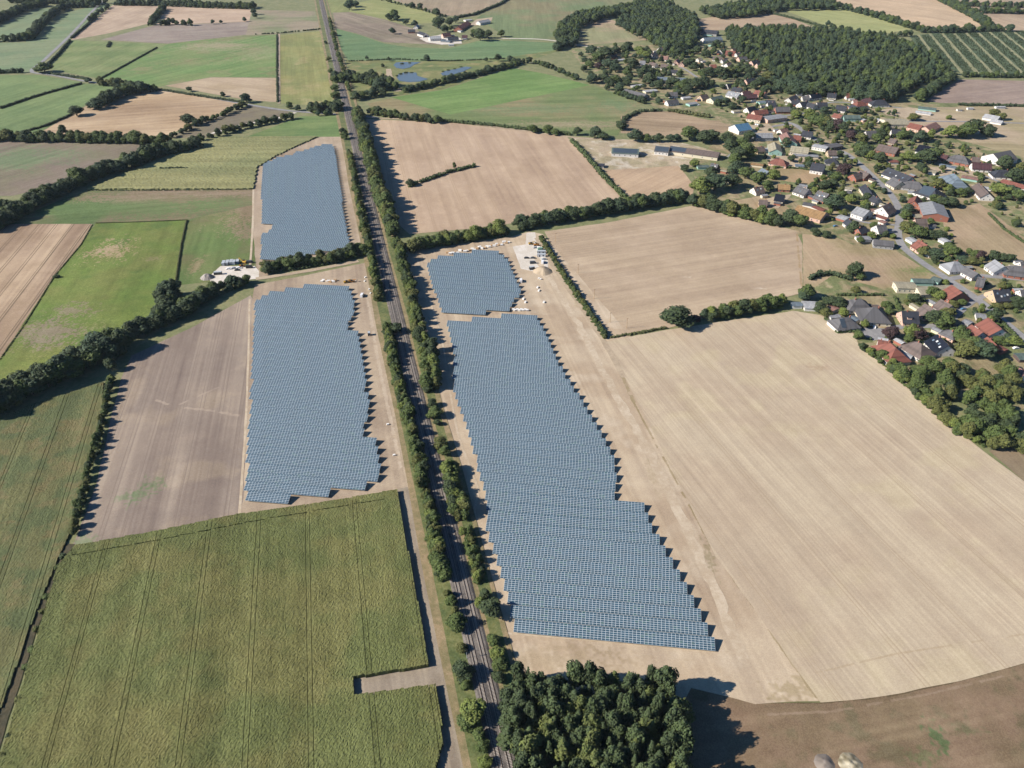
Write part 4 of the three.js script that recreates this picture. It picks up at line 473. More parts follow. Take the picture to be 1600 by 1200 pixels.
treeLine([[1436, 152], [1455, 140], [1475, 126], [1488, 118]], { ...L, h: [10, 14], step: 8, rows: 2 });
treeLine([[1310, 8], [1345, 16], [1380, 26], [1420, 38], [1440, 44]], { mix: 'wood', h: [9, 15], step: 14, rows: 2, rowGap: 9, label: 'tree in the hedge between pale distant fields', group: 'distant hedge right' });
treeLine([[1440, 46], [1490, 46], [1530, 44], [1580, 44]], { mix: 'wood', h: [9, 14], step: 11, rows: 2, rowGap: 8, label: 'tree in the hedge above the nursery', group: 'hedge above the nursery' });
treeLine([[1460, -8], [1490, 6], [1530, 26], [1548, 40]], { mix: 'wood', h: [11, 16], step: 11, rows: 2, rowGap: 10, label: 'tree in the belt along the broad light stubble', group: 'belt by the broad stubble' });
treeLine([[1490, 4], [1540, 6], [1620, 8]], { mix: 'wood', h: [10, 15], step: 11, rows: 2, rowGap: 9, label: 'tree in the far hedges at the horizon', group: 'far right hedges' });
treeLine([[1510, 16], [1560, 16], [1640, 18]], { mix: 'wood', h: [10, 15], step: 11, rows: 2, rowGap: 9, label: 'tree in the far hedges at the horizon', group: 'far right hedges' });
treeLine([[1505, 116], [1560, 117], [1640, 118]], { mix: 'wood', h: [6, 9], step: 8, rows: 2, label: 'bush in the hedge below the nursery', group: 'hedge below the nursery' });
hedge([[1500, 165], [1560, 166], [1640, 168]], 5, 4, 'dark hedge between paddock and mauve field', { tint: 'dark' });
hedge([[1200, 20], [1240, 30], [1285, 42]], 6, 4, 'dark hedge between two distant fields before the wood', { tint: 'dark' });
treeLine([[1290, 36], [1330, 48], [1380, 54], [1430, 52]], { mix: 'wood', h: [8, 12], step: 14, label: 'tree along the far edge of the wood', group: 'far edge of the wood' });
{ // nursery: rows of small firs between the lanes
  const q = P([[1424, 58], [1480, 52], [1650, 48], [1650, 114], [1505, 112], [1452, 90]]), xs = q.map(a => a[0]), zs = q.map(a => a[1]), pts = [];
  const [da, db] = P([[1470, 55], [1520, 112]]), l = Math.hypot(db[0] - da[0], db[1] - da[1]), dx = (db[0] - da[0]) / l, dz = (db[1] - da[1]) / l;
  for (let i = 0; i < 9000; i++) { const x = rr(Math.min(...xs), Math.max(...xs)), z = rr(Math.min(...zs), Math.max(...zs)), u = -dz * x + dx * z, m = ((u % 23) + 23) % 23; if (m > 5.6 && inPoly(x, z, q)) pts.push([x, z]); }
  const im = new THREE.InstancedMesh(PROTO.conifer[1].g, TINT.dark, pts.length), d = new THREE.Object3D(); pts.forEach(([x, z], i) => { const s = rr(1.6, 2.8); d.position.set(x, 0, z); d.scale.set(s * 1.6, s, s * 1.6); d.rotation.y = rr(0, 6); d.updateMatrix(); im.setMatrixAt(i, d.matrix); });
  top(im, 'nursery_firs', 'rows of young firs in the striped nursery', 'nursery', null, 'stuff');
}
// ---------------------------------------------------------------- buildings
const tileTex = (() => { const t = pixTex(256, 256, (s, q, o) => { const r = (q * 24) % 1, n = vn(s * 40, Math.floor(q * 24) * 3.7), g = vn(s * 8, q * 8); const v = 232 + (n - 0.5) * 26 + (g - 0.5) * 44 - (r < 0.16 ? 34 : 0); o[0] = o[1] = o[2] = v; }); t.wrapS = t.wrapT = THREE.RepeatWrapping; t.repeat.set(0.125, 0.125); return t; })();
const ROOF = { g: ['grey', 132, 130, 132], d: ['dark slate', 72, 76, 88], r: ['red tiled', 178, 110, 92], o: ['orange', 214, 172, 118], b: ['brown', 146, 128, 120], m: ['maroon', 112, 72, 76], w: ['white', 238, 240, 242], c: ['cream', 220, 210, 180], l: ['light grey', 196, 198, 202], t: ['grey green', 128, 150, 142], u: ['blue', 112, 172, 214], p: ['pinkish', 200, 152, 138], s: ['blue grey', 150, 168, 182], k: ['charcoal', 50, 54, 66] };
const WALL = { W: ['white', 236, 230, 222], B: ['brick', 168, 108, 88], C: ['cream', 228, 216, 190], M: ['mint green', 160, 200, 188], P: ['pale pink', 222, 184, 164], G: ['grey', 170, 168, 166], T: ['tan', 205, 180, 148], D: ['dark', 92, 78, 76] };
const roofM = {}, wallM = {}; for (const k in ROOF) roofM[k] = new THREE.MeshStandardMaterial({ color: col(ROOF[k][1], ROOF[k][2], ROOF[k][3], 0.72), map: tileTex, roughness: k === 'k' ? 0.35 : 0.75 }); for (const k in WALL) wallM[k] = flatMat(WALL[k][1], WALL[k][2], WALL[k][3], 0.9, 0.66);
const paneM = new THREE.MeshStandardMaterial({ color: new THREE.Color().setRGB(0.03, 0.04, 0.05), roughness: 0.1 }), frameM = flatMat(235, 235, 232, 0.6), doorM = flatMat(90, 62, 46), skyM = new THREE.MeshStandardMaterial({ color: new THREE.Color().setRGB(0.12, 0.16, 0.2), roughness: 0.05 }), pvM = new THREE.MeshPhysicalMaterial({ color: new THREE.Color().setRGB(0.05, 0.065, 0.08), roughness: 0.3, clearcoat: 1 });
const winG = new THREE.BoxGeometry(1.1, 1.3, 0.12), winPaneG = new THREE.BoxGeometry(0.9, 1.1, 0.14), doorG = new THREE.BoxGeometry(1.1, 2.1, 0.12), gateG = new THREE.BoxGeometry(3.6, 3.2, 0.14), skyG = new THREE.BoxGeometry(1.3, 0.1, 1.5), chimG = new THREE.BoxGeometry(0.7, 1.8, 0.7);
const foot = [];
function prism(mb, L, w, e, r) { const x = L / 2, z = w / 2; mb.quad([-x, 0, z], [x, 0, z], [x, e, z], [-x, e, z]); mb.quad([x, 0, -z], [-x, 0, -z], [-x, e, -z], [x, e, -z]); for (const s of [-1, 1]) { const a = [s * x, 0, -s * -z], b = [s * x, 0, -s * z], c = [s * x, e, -s * z], d = [s * x, e, s * z]; mb.quad([s * x, 0, s * z], [s * x, 0, -s * z], c, d); mb.tri(d, c, [s * x, r, 0]); } }
function slab(mb, P4, t) { const n = new THREE.Vector3().subVectors(new THREE.Vector3(...P4[1]), new THREE.Vector3(...P4[0])).cross(new THREE.Vector3().subVectors(new THREE.Vector3(...P4[P4.length - 1]), new THREE.Vector3(...P4[0]))).normalize(); if (n.y < 0) n.negate(); const up = P4.map(p => [p[0] + n.x * t, p[1] + n.y * t, p[2] + n.z * t]); const uv = p => [p[0], Math.hypot(p[1], p[2])]; const m = up.length; if (m === 4) mb.quad(up[0], up[1], up[2], up[3], up.map(uv)); else { for (let i = 0; i < 3; i++) mb.v(up[i], uv(up[i])); } for (let i = 0; i < m; i++) { const j = (i + 1) % m; mb.quad(P4[i], P4[j], up[j], up[i]); } }
function roofGeo(L, w, e, r, hip) { const mb = new MB(), o = 0.45, k = (r - e) / (w / 2), x = L / 2 + o, z = w / 2 + o, ye = e - o * k, h = hip ? Math.min(w / 2 + o, L / 2 - 0.5) : 0, xr = x - h; slab(mb, [[-x, ye, z], [x, ye, z], [xr, r, 0], [-xr, r, 0]], 0.22); slab(mb, [[x, ye, -z], [-x, ye, -z], [-xr, r, 0], [xr, r, 0]], 0.22); if (hip) { slab(mb, [[x, ye, z], [x, ye, -z], [xr, r, 0]], 0.22); slab(mb, [[-x, ye, -z], [-x, ye, z], [-xr, r, 0]], 0.22); } return mb.geo(); }
const ZONES = [[[640, 0, 800, 90], 'at the pond farm'], [[900, 60, 1080, 170], 'by the long low barn'], [[1080, 30, 1210, 112], 'near the white gabled barn'], [[1060, 112, 1180, 172], 'near the grey green roofs'], [[940, 215, 1130, 262], 'in the sandy farmyard'], [[1140, 140, 1230, 222], 'near the blue roofed hall'], [[1180, 100, 1345, 186], 'below the wood edge'], [[1345, 130, 1470, 200], 'by the tarpaulin works yard'], [[1470, 150, 1600, 200], 'on the marquee paddock'], [[1180, 200, 1330, 290], 'among the striped barns'], [[1060, 240, 1235, 330], 'near the garden tree row'], [[1235, 284, 1330, 350], 'around the orange barn'], [[1330, 200, 1412, 300], 'along upper main street'], [[1412, 200, 1482, 302], 'near the wide dark hall'], [[1470, 225, 1600, 312], 'around the pyramid roof'], [[1320, 300, 1412, 384], 'at the main street bend'], [[1412, 302, 1500, 392], 'right of the main street bend'], [[1480, 396, 1600, 470], 'along the right side street'], [[1380, 420, 1510, 466], 'in the cream farm'], [[1220, 440, 1400, 512], 'beside the vast sandy field'], [[1380, 462, 1500, 562], 'along the cul de sac'], [[1500, 470, 1600, 562], 'in the red roofed row']];
const zoneOf = (x, y) => (ZONES.find(([r]) => x >= r[0] && x <= r[2] && y >= r[1] && y <= r[3]) || [0, 'in the village'])[1];
const zn0 = (o, a, b, c, d) => o.zone || zoneOf((a + c) / 2, (b + d) / 2);
function house(x1, y1, x2, y2, w, roof, wall, o = {}) {
  const e = o.e || 3, r = o.r || e + w * (o.barn ? 0.26 : 0.38), [ax, az] = o.world ? [x1, y1] : G(x1, y1, r), [bx, bz] = o.world ? [x2, y2] : G(x2, y2, r); let L = Math.hypot(bx - ax, bz - az) + (o.hip ? w * 0.6 : 0.4); L = Math.max(L, 5);
  const g = new THREE.Group(), mb = new MB(), a = Math.atan2(-(bz - az), bx - ax); prism(mb, L, w, e, o.hip ? e + 0.02 : r - 0.02);
  part(g, 'walls', mb.geo(), wallM[wall]); const rf = part(g, 'roof', roofGeo(L, w, e, r, o.hip), roofM[roof]);
  const sl = Math.atan2(r - e, w / 2);
  if (!o.barn && !o.shed) { const c = part(rf, 'chimney', chimG, wallM.B); c.position.set(L * rr(-0.3, 0.3), r + 0.3, rr(-0.4, 0.4)); }
  const put = (n, geo, mat, x, y, z, ry, pane) => { const m = part(g, n, geo, mat); m.position.set(x, y, z); m.rotation.y = ry; if (pane) part(m, 'pane', winPaneG, paneM); return m; };
  if (!o.shed) { const n = Math.max(1, Math.min(o.barn ? 5 : 4, Math.floor(L / 3.2))); for (const s of [-1, 1]) { for (let i = 0; i < n; i++) { const x = -L / 2 + L * (i + 0.5) / n; if (!o.barn && s > 0 && i === Math.floor(n / 2)) put('door', doorG, doorM, x, 1.05, s * (w / 2 + 0.04), 0); else put('window', winG, frameM, x, e * 0.55, s * (w / 2 + 0.03), 0, true); } for (const q of [-0.22, 0.22]) if (!o.hip) put('window', winG, frameM, s * (L / 2 + 0.03), e * 0.55, q * w, Math.PI / 2, true); if (!o.hip && !o.barn && r - e > 3) put('window', winG, frameM, s * (L / 2 + 0.03), e + (r - e) * 0.35, 0, Math.PI / 2, true); }
    if (o.barn) put('gate', gateG, doorM, L / 2 + 0.04, 1.6, 0, Math.PI / 2); }
  if (o.sky) for (let i = 0; i < o.sky; i++) { const m = part(rf, 'roof_window', skyG, i % 2 ? frameM : skyM); const t = rr(0.35, 0.65), x = L * ((i + 0.5) / o.sky - 0.5) * 0.8; m.position.set(x, e + (r - e) * (1 - t) + 0.25 / Math.cos(sl), t * w / 2); m.rotation.x = sl; }
  if (o.pv) { const [f0, f1] = o.pv, gm = new THREE.BoxGeometry(L * (f1 - f0), 0.08, w / 2 * 0.82 / Math.cos(sl)), m = part(rf, 'roof_solar_panel', gm, pvM); m.position.set(L * ((f0 + f1) / 2 - 0.5), e + (r - e) * 0.5 + 0.3 / Math.cos(sl), w / 4); m.rotation.x = sl; }
  if (o.dorm) { const d = new MB(); d.box(-1.6, 1.6, 0, 1.7, -1.4, 1.4); const m = part(rf, 'dormer', d.geo(), wallM[wall]); m.position.set(rr(-0.1, 0.1) * L, e + (r - e) * 0.3, w * 0.27); const c = new MB(); c.box(-1.9, 1.9, 1.7, 1.85, -1.6, 1.7); part(m, 'dormer_roof', c.geo(), roofM[roof]); }
  g.position.set((ax + bx) / 2, 0, (az + bz) / 2); g.rotation.y = a; foot.push([g.position.x, g.position.z, Math.max(L, w) / 2 + 1.5, o.shed || o.barn ? 0 : 1, a, L, w, zn0(o, x1, y1, x2, y2)]);
  const size = L > 30 ? 'long' : L > 17 ? 'large' : L < 9 ? 'small' : '', type = o.type || (o.shed ? 'shed' : o.barn ? 'barn' : o.hip ? 'hip roofed house' : 'gabled house');
  const zn = o.zone || zoneOf((x1 + x2) / 2, (y1 + y2) / 2), label = o.label || `${size ? size + ' ' : ''}${ROOF[roof][0]} ${type.includes('roofed') ? '' : 'roofed '}${type} with ${WALL[wall][0]} walls ${zn}`.replace('roofed hip roofed', 'hip roofed');
  top(g, o.name || (o.shed ? 'shed' : o.barn ? 'barn' : 'house'), label, o.shed ? 'shed' : o.barn ? 'barn' : 'house', 'buildings ' + zn);
}
const B = { barn: 1, e: 4 }, S = { shed: 1, e: 2.4, r: 3 };
for (const h of [
  // wooded village end
  [962, 93, 976, 92, 7, 'w', 'W', S], [954, 86, 963, 85, 9, 'd', 'B'], [1000, 95, 1008, 95, 9, 'l', 'W'], [1016, 97, 1026, 99, 10, 'b', 'W'], [1034, 100, 1044, 101, 10, 'b', 'W'], [1031, 87, 1044, 88, 11, 'p', 'W'], [1029, 75, 1038, 74, 10, 'g', 'W'], [1056, 95, 1059, 92, 9, 'p', 'P'], [1065, 98, 1068, 95, 9, 'p', 'P'],
  [1027, 120, 1072, 122, 12, 's', 'D', { ...B, label: 'long low barn with pale metal roof among village trees' }], [977, 139, 1010, 147, 15, 'g', 'G', B], [988, 134, 1004, 132, 9, 'w', 'G', S], [1007, 142, 1025, 140, 9, 'w', 'C', S], [1046, 144, 1058, 144, 11, 'g', 'W'], [1042, 157, 1058, 155, 10, 'g', 'W'], [1049, 109, 1061, 110, 9, 'd', 'W'], [1018, 84, 1026, 83, 9, 'd', 'W'],
  [1088, 45, 1122, 48, 18, 'd', 'G', B], [1099, 59, 1126, 57, 17, 's', 'W', { ...B, label: 'white gabled barn with blue grey roof by the wood' }], [1100, 52, 1113, 53, 12, 't', 'M', S], [1110, 70, 1116, 68, 9, 't', 'M', S], [1125, 78, 1132, 75, 10, 'b', 'W'], [1135, 79, 1149, 80, 12, 'r', 'B'], [1115, 88, 1128, 89, 10, 'b', 'W'], [1144, 76, 1154, 74, 10, 'b', 'T'], [1090, 91, 1096, 90, 8, 'c', 'W'], [1091, 98, 1099, 99, 9, 'o', 'T'], [1110, 101, 1119, 101, 10, 'r', 'W'], [1135, 99, 1142, 98, 10, 'b', 'W'], [1154, 89, 1166, 88, 10, 'g', 'P'], [1174, 95, 1186, 93, 11, 'd', 'P'], [1183, 99, 1198, 98, 11, 'd', 'P'], [1128, 93, 1136, 92, 8, 'g', 'W'], [1150, 83, 1157, 82, 8, 'g', 'W'],
  [1165, 124, 1178, 122, 10, 'd', 'P'], [1136, 131, 1150, 130, 11, 'k', 'W'], [1146, 136, 1159, 138, 11, 'd', 'W'], [1139, 142, 1156, 146, 12, 'l', 'W', { sky: 4 }], [1110, 153, 1127, 149, 13, 't', 'C', B], [1094, 149, 1104, 147, 11, 'b', 'T'], [1161, 148, 1182, 147, 10, 'm', 'D'], [1181, 141, 1196, 144, 11, 'r', 'P'], [1066, 152, 1078, 151, 7, 'w', 'W', S], [1160, 143, 1172, 142, 8, 'm', 'W'], [1075, 162, 1088, 160, 9, 'l', 'M', S],
  [1198, 156, 1211, 157, 11, 'd', 'W', { sky: 2 }], [1167, 168, 1179, 166, 11, 'k', 'W'], [1145, 173, 1155, 172, 7, 'c', 'W', S], [1178, 173, 1198, 171, 10, 'r', 'P'], [1170, 178, 1191, 181, 15, 'r', 'C', B], [1194, 184, 1224, 180, 16, 'l', 'P', { barn: 1, e: 4.5, r: 5.4 }], [1180, 208, 1206, 208, 14, 'l', 'G', B], [1185, 159, 1196, 158, 9, 's', 'M', S],
  [1148, 195, 1168, 192, 20, 'u', 'W', { ...B, e: 4.5, label: 'white hall with a bright blue roof' }],
  // farmyard
  [957, 231, 998, 233, 19, 't', 'W', { ...B, e: 4, r: 7, label: 'open barn with dark green roof in the sandy farmyard', pv: [0.05, 0.95] }], [1025, 228, 1046, 230, 15, 'g', 'W', { ...B, pv: [0.03, 0.97], label: 'grey barn with roof panels beside the long brown barn' }], [1048, 228, 1124, 238, 17, 'b', 'C', { ...B, e: 4, r: 7.5, pv: [0.01, 0.34], label: 'very long brown barn with solar panels at one end' }], [930, 256, 944, 257, 8, 'd', 'G', S],
  // nursery halls and striped barns
  [1182, 230, 1193, 229, 10, 'b', 'T'], [1194, 233, 1207, 232, 9, 'w', 'W', S], [1213, 233, 1210, 222, 14, 'c', 'M', B], [1236, 219, 1229, 207, 16, 'p', 'M', { ...B, label: 'barn with pale red striped roof and mint gable' }], [1241, 212, 1252, 213, 9, 'r', 'B'], [1255, 204, 1270, 206, 13, 'd', 'W'], [1237, 228, 1264, 231, 16, 'c', 'C', { ...B, label: 'large cream roofed barn among the striped barns' }], [1240, 241, 1278, 243, 8, 'l', 'C', S], [1272, 226, 1293, 230, 12, 'w', 'W', { barn: 1, e: 4, r: 4.6 }], [1293, 228, 1312, 225, 12, 'g', 'D', { barn: 1, e: 4, r: 4.6 }], [1294, 235, 1306, 235, 10, 'b', 'T'], [1295, 247, 1307, 248, 10, 'd', 'G', { hip: 1 }], [1270, 254, 1289, 257, 15, 'd', 'W', { e: 4 }], [1210, 247, 1227, 250, 12, 'r', 'P', { hip: 1 }], [1243, 257, 1256, 258, 7, 's', 'W', S], [1219, 202, 1229, 200, 9, 'p', 'W'],
  // gabled houses near the tree row
  [1247, 290, 1264, 296, 13, 'g', 'W', { sky: 1 }], [1279, 298, 1295, 303, 15, 'g', 'B', { sky: 4 }], [1213, 303, 1226, 305, 12, 'k', 'C'], [1187, 312, 1199, 313, 9, 'b', 'P'], [1178, 293, 1191, 291, 11, 'b', 'W', { sky: 2 }], [1112, 255, 1122, 257, 13, 'g', 'D', { sky: 2 }], [1090, 259, 1107, 259, 8, 't', 'M', S], [1134, 273, 1147, 273, 10, 'o', 'W'], [1191, 263, 1201, 268, 9, 's', 'W'], [1174, 255, 1192, 257, 7, 'o', 'C', S], [1217, 288, 1234, 289, 9, 'o', 'B'], [1250, 288, 1262, 290, 6, 'l', 'W', S],
  // orange barn
  [1248, 321, 1290, 332, 20, 'o', 'P', { ...B, e: 4, r: 8, label: 'big barn with weathered orange and cream roof' }], [1256, 317, 1273, 320, 8, 'g', 'W', S], [1273, 322, 1288, 328, 7, 'r', 'W', S], [1311, 337, 1324, 341, 10, 'w', 'B', S],
  // main street, upper
  [1374, 225, 1404, 231, 17, 'b', 'B', { barn: 1, e: 3.5, r: 8.5, label: 'large thatched looking brown roof with brick walls' }], [1392, 216, 1401, 218, 10, 'b', 'P'], [1353, 205, 1368, 204, 14, 'g', 'W'], [1394, 202, 1411, 203, 12, 'd', 'W'], [1388, 251, 1402, 251, 8, 'r', 'W', S], [1388, 262, 1425, 276, 15, 'd', 'W', { sky: 3, label: 'long dark roofed house with a long white front wall' }], [1396, 277, 1409, 284, 14, 'g', 'C'], [1418, 282, 1440, 285, 14, 'g', 'G', { hip: 1 }], [1352, 288, 1363, 303, 10, 'd', 'C'], [1364, 306, 1374, 310, 10, 'd', 'W'], [1333, 272, 1345, 269, 11, 'b', 'B'], [1345, 266, 1358, 271, 12, 'b', 'B'], [1312, 291, 1332, 294, 6, 'c', 'W', S],
  [1437, 226, 1463, 231, 20, 'k', 'W', { ...B, label: 'wide dark roofed hall with white walls' }], [1446, 289, 1466, 295, 19, 'd', 'W', { hip: 1, pv: [0.2, 0.7] }], [1452, 266, 1463, 268, 10, 'c', 'W', S], [1470, 256, 1494, 261, 7, 's', 'G', S],
  [1470, 241, 1481, 243, 10, 'm', 'B'], [1490, 241, 1512, 245, 15, 'g', 'B', { hip: 1 }], [1520, 245, 1531, 246, 10, 'b', 'B'], [1520, 254, 1549, 256, 13, 'm', 'W'], [1552, 240, 1578, 235, 24, 'g', 'W', { ...B, e: 4.5 }], [1558, 265, 1578, 266, 14, 'd', 'W', { hip: 1 }], [1568, 280, 1610, 292, 9, 'r', 'W', { barn: 1, e: 2.6 }], [1489, 269, 1500, 280, 21, 's', 'B', { hip: 1, e: 4, r: 12, label: 'blue grey pyramid roofed farmhouse with brick walls' }], [1504, 275, 1528, 279, 9, 'p', 'M', S], [1530, 286, 1545, 302, 13, 'b', 'W'], [1539, 292, 1550, 294, 6, 'w', 'W', S], [1576, 304, 1590, 303, 8, 'r', 'P', S],
  // below the wood edge
  [1322, 146, 1334, 146, 12, 'r', 'W'], [1339, 159, 1349, 158, 12, 'r', 'W', { hip: 1 }], [1351, 153, 1363, 154, 12, 'm', 'B', { hip: 1 }], [1366, 156, 1384, 156, 14, 'd', 'W', { hip: 1 }], [1318, 180, 1343, 180, 11, 't', 'M', B], [1304, 177, 1316, 180, 10, 'r', 'W'], [1232, 153, 1243, 148, 10, 'g', 'W'], [1239, 156, 1250, 157, 11, 'd', 'B'], [1250, 160, 1262, 158, 12, 'd', 'W'], [1264, 160, 1275, 163, 11, 'd', 'W'], [1266, 148, 1281, 146, 11, 'k', 'W'], [1277, 160, 1292, 160, 12, 'd', 'W'], [1294, 145, 1307, 146, 12, 'd', 'W'], [1308, 164, 1323, 166, 13, 'd', 'W'], [1212, 167, 1234, 167, 12, 'g', 'B'], [1200, 160, 1212, 160, 10, 'd', 'W'], [1244, 146, 1252, 146, 7, 'w', 'W', S], [1254, 150, 1264, 150, 9, 'g', 'W'], [1332, 163, 1340, 167, 9, 'd', 'W'], [1334, 156, 1338, 156, 8, 'p', 'W'],
  [1382, 187, 1416, 187, 26, 'c', 'C', { ...B, e: 4.5, r: 7, label: 'broad cream roofed hall at the works yard' }], [1423, 192, 1441, 196, 15, 'r', 'P', B], [1446, 198, 1462, 191, 15, 'p', 'P', B], [1432, 173, 1455, 176, 7, 'w', 'W', { shed: 1, e: 2, r: 3.4 }], [1436, 166, 1463, 169, 10, 't', 'M', { shed: 1, e: 2.4, r: 4, label: 'low shed under a green tarpaulin roof' }], [1342, 184, 1352, 187, 7, 'w', 'P', S], [1370, 185, 1378, 189, 6, 'w', 'W', S],
  [1540, 178, 1562, 182, 16, 'w', 'W', { shed: 1, e: 3, r: 6, name: 'marquee', type: 'marquee', label: 'large bright white marquee on the dry paddock' }], [1550, 186, 1567, 189, 10, 'w', 'W', { shed: 1, e: 2.5, r: 4.6, name: 'marquee', type: 'marquee', label: 'smaller white marquee joined to the large one' }], [1556, 166, 1570, 166, 5, 'w', 'W', S], [1512, 168, 1520, 168, 4, 'w', 'W', S], [1496, 170, 1503, 170, 4, 'c', 'W', S],
  // main street bend
  [1340, 323, 1358, 329, 17, 'l', 'W', { ...B, e: 4 }], [1379, 323, 1391, 317, 15, 'b', 'W', { sky: 1 }], [1362, 327, 1395, 330, 6, 'p', 'W', S], [1368, 335, 1386, 341, 6, 'r', 'W', S], [1370, 352, 1383, 351, 13, 'g', 'W'], [1341, 357, 1352, 354, 9, 'd', 'B'], [1326, 342, 1332, 347, 9, 'd', 'W'], [1339, 371, 1359, 371, 8, 'l', 'W', S], [1366, 374, 1396, 377, 11, 'g', 'G', { barn: 1, e: 3 }], [1376, 344, 1384, 347, 6, 'p', 'W', S],
  [1429, 314, 1433, 306, 11, 'r', 'B'], [1464, 333, 1456, 315, 22, 'l', 'B', { ...B, e: 5, r: 8, label: 'big hall with light grey roof and brick gable' }], [1431, 342, 1447, 342, 15, 'b', 'P'], [1426, 337, 1440, 336, 8, 'c', 'B', S], [1436, 375, 1449, 383, 13, 'r', 'P', { r: 8 }], [1421, 371, 1431, 377, 7, 'w', 'W', S], [1472, 372, 1481, 377, 7, 'w', 'W', S], [1468, 391, 1486, 391, 8, 'd', 'D', S],
  // right side street
  [1487, 409, 1501, 408, 14, 'l', 'W', { hip: 1 }], [1511, 418, 1528, 427, 9, 'g', 'W'], [1555, 406, 1569, 416, 14, 'l', 'W'], [1581, 414, 1604, 417, 15, 'g', 'B', { hip: 1 }], [1595, 409, 1612, 409, 10, 'g', 'W'], [1529, 433, 1539, 435, 13, 'g', 'B'], [1552, 453, 1576, 452, 15, 'd', 'T', { sky: 4 }], [1595, 453, 1612, 453, 10, 'g', 'W'],
  // cream farm
  [1400, 444, 1430, 445, 11, 'c', 'C', { barn: 1, e: 4.5, r: 5.2 }], [1434, 450, 1492, 447, 13, 'c', 'C', { barn: 1, e: 3.5, r: 6 }], [1488, 446, 1503, 457, 17, 'r', 'B', { ...B, e: 3.5, r: 9, label: 'red roofed brick barn at the end of the cream farm' }], [1427, 437, 1457, 438, 7, 't', 'M', { shed: 1, e: 2.8, r: 3.6 }], [1458, 433, 1470, 437, 8, 't', 'M', { shed: 1, e: 3, r: 4 }],
  // corner of the vast field
  [1256, 475, 1279, 476, 11, 'w', 'W', S], [1238, 474, 1252, 474, 6, 's', 'W', S], [1312, 497, 1331, 495, 14, 'g', 'W', { hip: 1, pv: [0.2, 0.4] }], [1334, 467, 1352, 467, 15, 'g', 'W', { hip: 1 }], [1357, 480, 1378, 481, 19, 'g', 'C', { hip: 1 }], [1296, 478, 1306, 483, 8, 'p', 'W', S], [1354, 499, 1362, 503, 6, 's', 'W', S], [1330, 494, 1340, 500, 7, 's', 'W', S],
  // cul de sac
  [1446, 475, 1461, 484, 14, 'b', 'P'], [1410, 486, 1434, 487, 15, 'd', 'P', { dorm: 1 }], [1471, 468, 1487, 477, 13, 'b', 'W'], [1464, 476, 1472, 479, 6, 's', 'W', S], [1465, 523, 1482, 540, 15, 'k', 'W', { sky: 4 }], [1481, 514, 1492, 519, 9, 'g', 'P', { hip: 1 }], [1428, 531, 1446, 541, 15, 'b', 'W', { hip: 1 }], [1388, 533, 1404, 548, 16, 'r', 'W', { hip: 1 }], [1374, 531, 1390, 534, 12, 'r', 'W'], [1412, 553, 1424, 557, 7, 'w', 'W', S], [1443, 549, 1452, 551, 5, 'w', 'W', S], [1442, 556, 1450, 559, 4, 'c', 'W', S],
  // red row
  [1526, 492, 1540, 494, 8, 'l', 'W', S], [1519, 508, 1535, 519, 14, 'r', 'W'], [1545, 497, 1565, 514, 16, 'r', 'W', { r: 8.5 }], [1544, 527, 1557, 539, 9, 'r', 'B'], [1558, 541, 1570, 547, 7, 'r', 'B', S], [1525, 521, 1537, 523, 6, 'l', 'W', S], [1508, 500, 1517, 504, 6, 'l', 'G', S], [1590, 556, 1608, 556, 8, 't', 'D', S], [1588, 572, 1604, 582, 9, 'p', 'W'],
  // pond farm
  [715, 42, 730, 33, 16, 'r', 'B', B], [726, 31, 736, 30, 10, 'w', 'W', S], [747, 33, 763, 30, 13, 'w', 'W', { ...B, e: 4 }], [656, 49, 665, 52, 12, 'd', 'W', B], [671, 57, 688, 56, 13, 'w', 'W', B], [691, 52, 703, 51, 12, 'm', 'P'], [699, 58, 715, 57, 13, 'd', 'G', B], [690, 63, 704, 64, 9, 's', 'G', S], [722, 55, 730, 55, 10, 'm', 'W'], [649, 40, 652, 38, 9, 'w', 'W'], [638, 46, 648, 46, 9, 'd', 'B'], [701, 69, 709, 69, 5, 'w', 'W', S], [717, 47, 722, 48, 7, 'l', 'W', S],
]) house(...h);

for (const f of foot.slice()) { // garages and garden sheds beside the dwellings
  if (!f[3] || rnd() < 0.25) continue;
  for (let k = 0; k < 4; k++) { const t = f[4] + pick([0, 1.57, 3.14, 4.71]), d = Math.max(f[5], f[6]) / 2 + rr(3.5, 6), x = f[0] + Math.cos(t) * d, z = f[1] - Math.sin(t) * d; if (foot.some(q => q !== f && Math.hypot(x - q[0], z - q[1]) < q[2] + 1.5) || ROADS.some(q => segDist(x, z, q) < 6)) continue; const l = rr(2.6, 3.6), c = Math.cos(f[4]) * l, s = -Math.sin(f[4]) * l, rf = pick(['l', 'w', 'g', 'l', 'c', 'b']); house(x - c, z - s, x + c, z + s, rr(3.4, 4.6), rf, pick(['W', 'C', 'W', 'B']), { ...S, world: true, zone: f[7], type: 'garage', name: 'garage' }); break; }
}
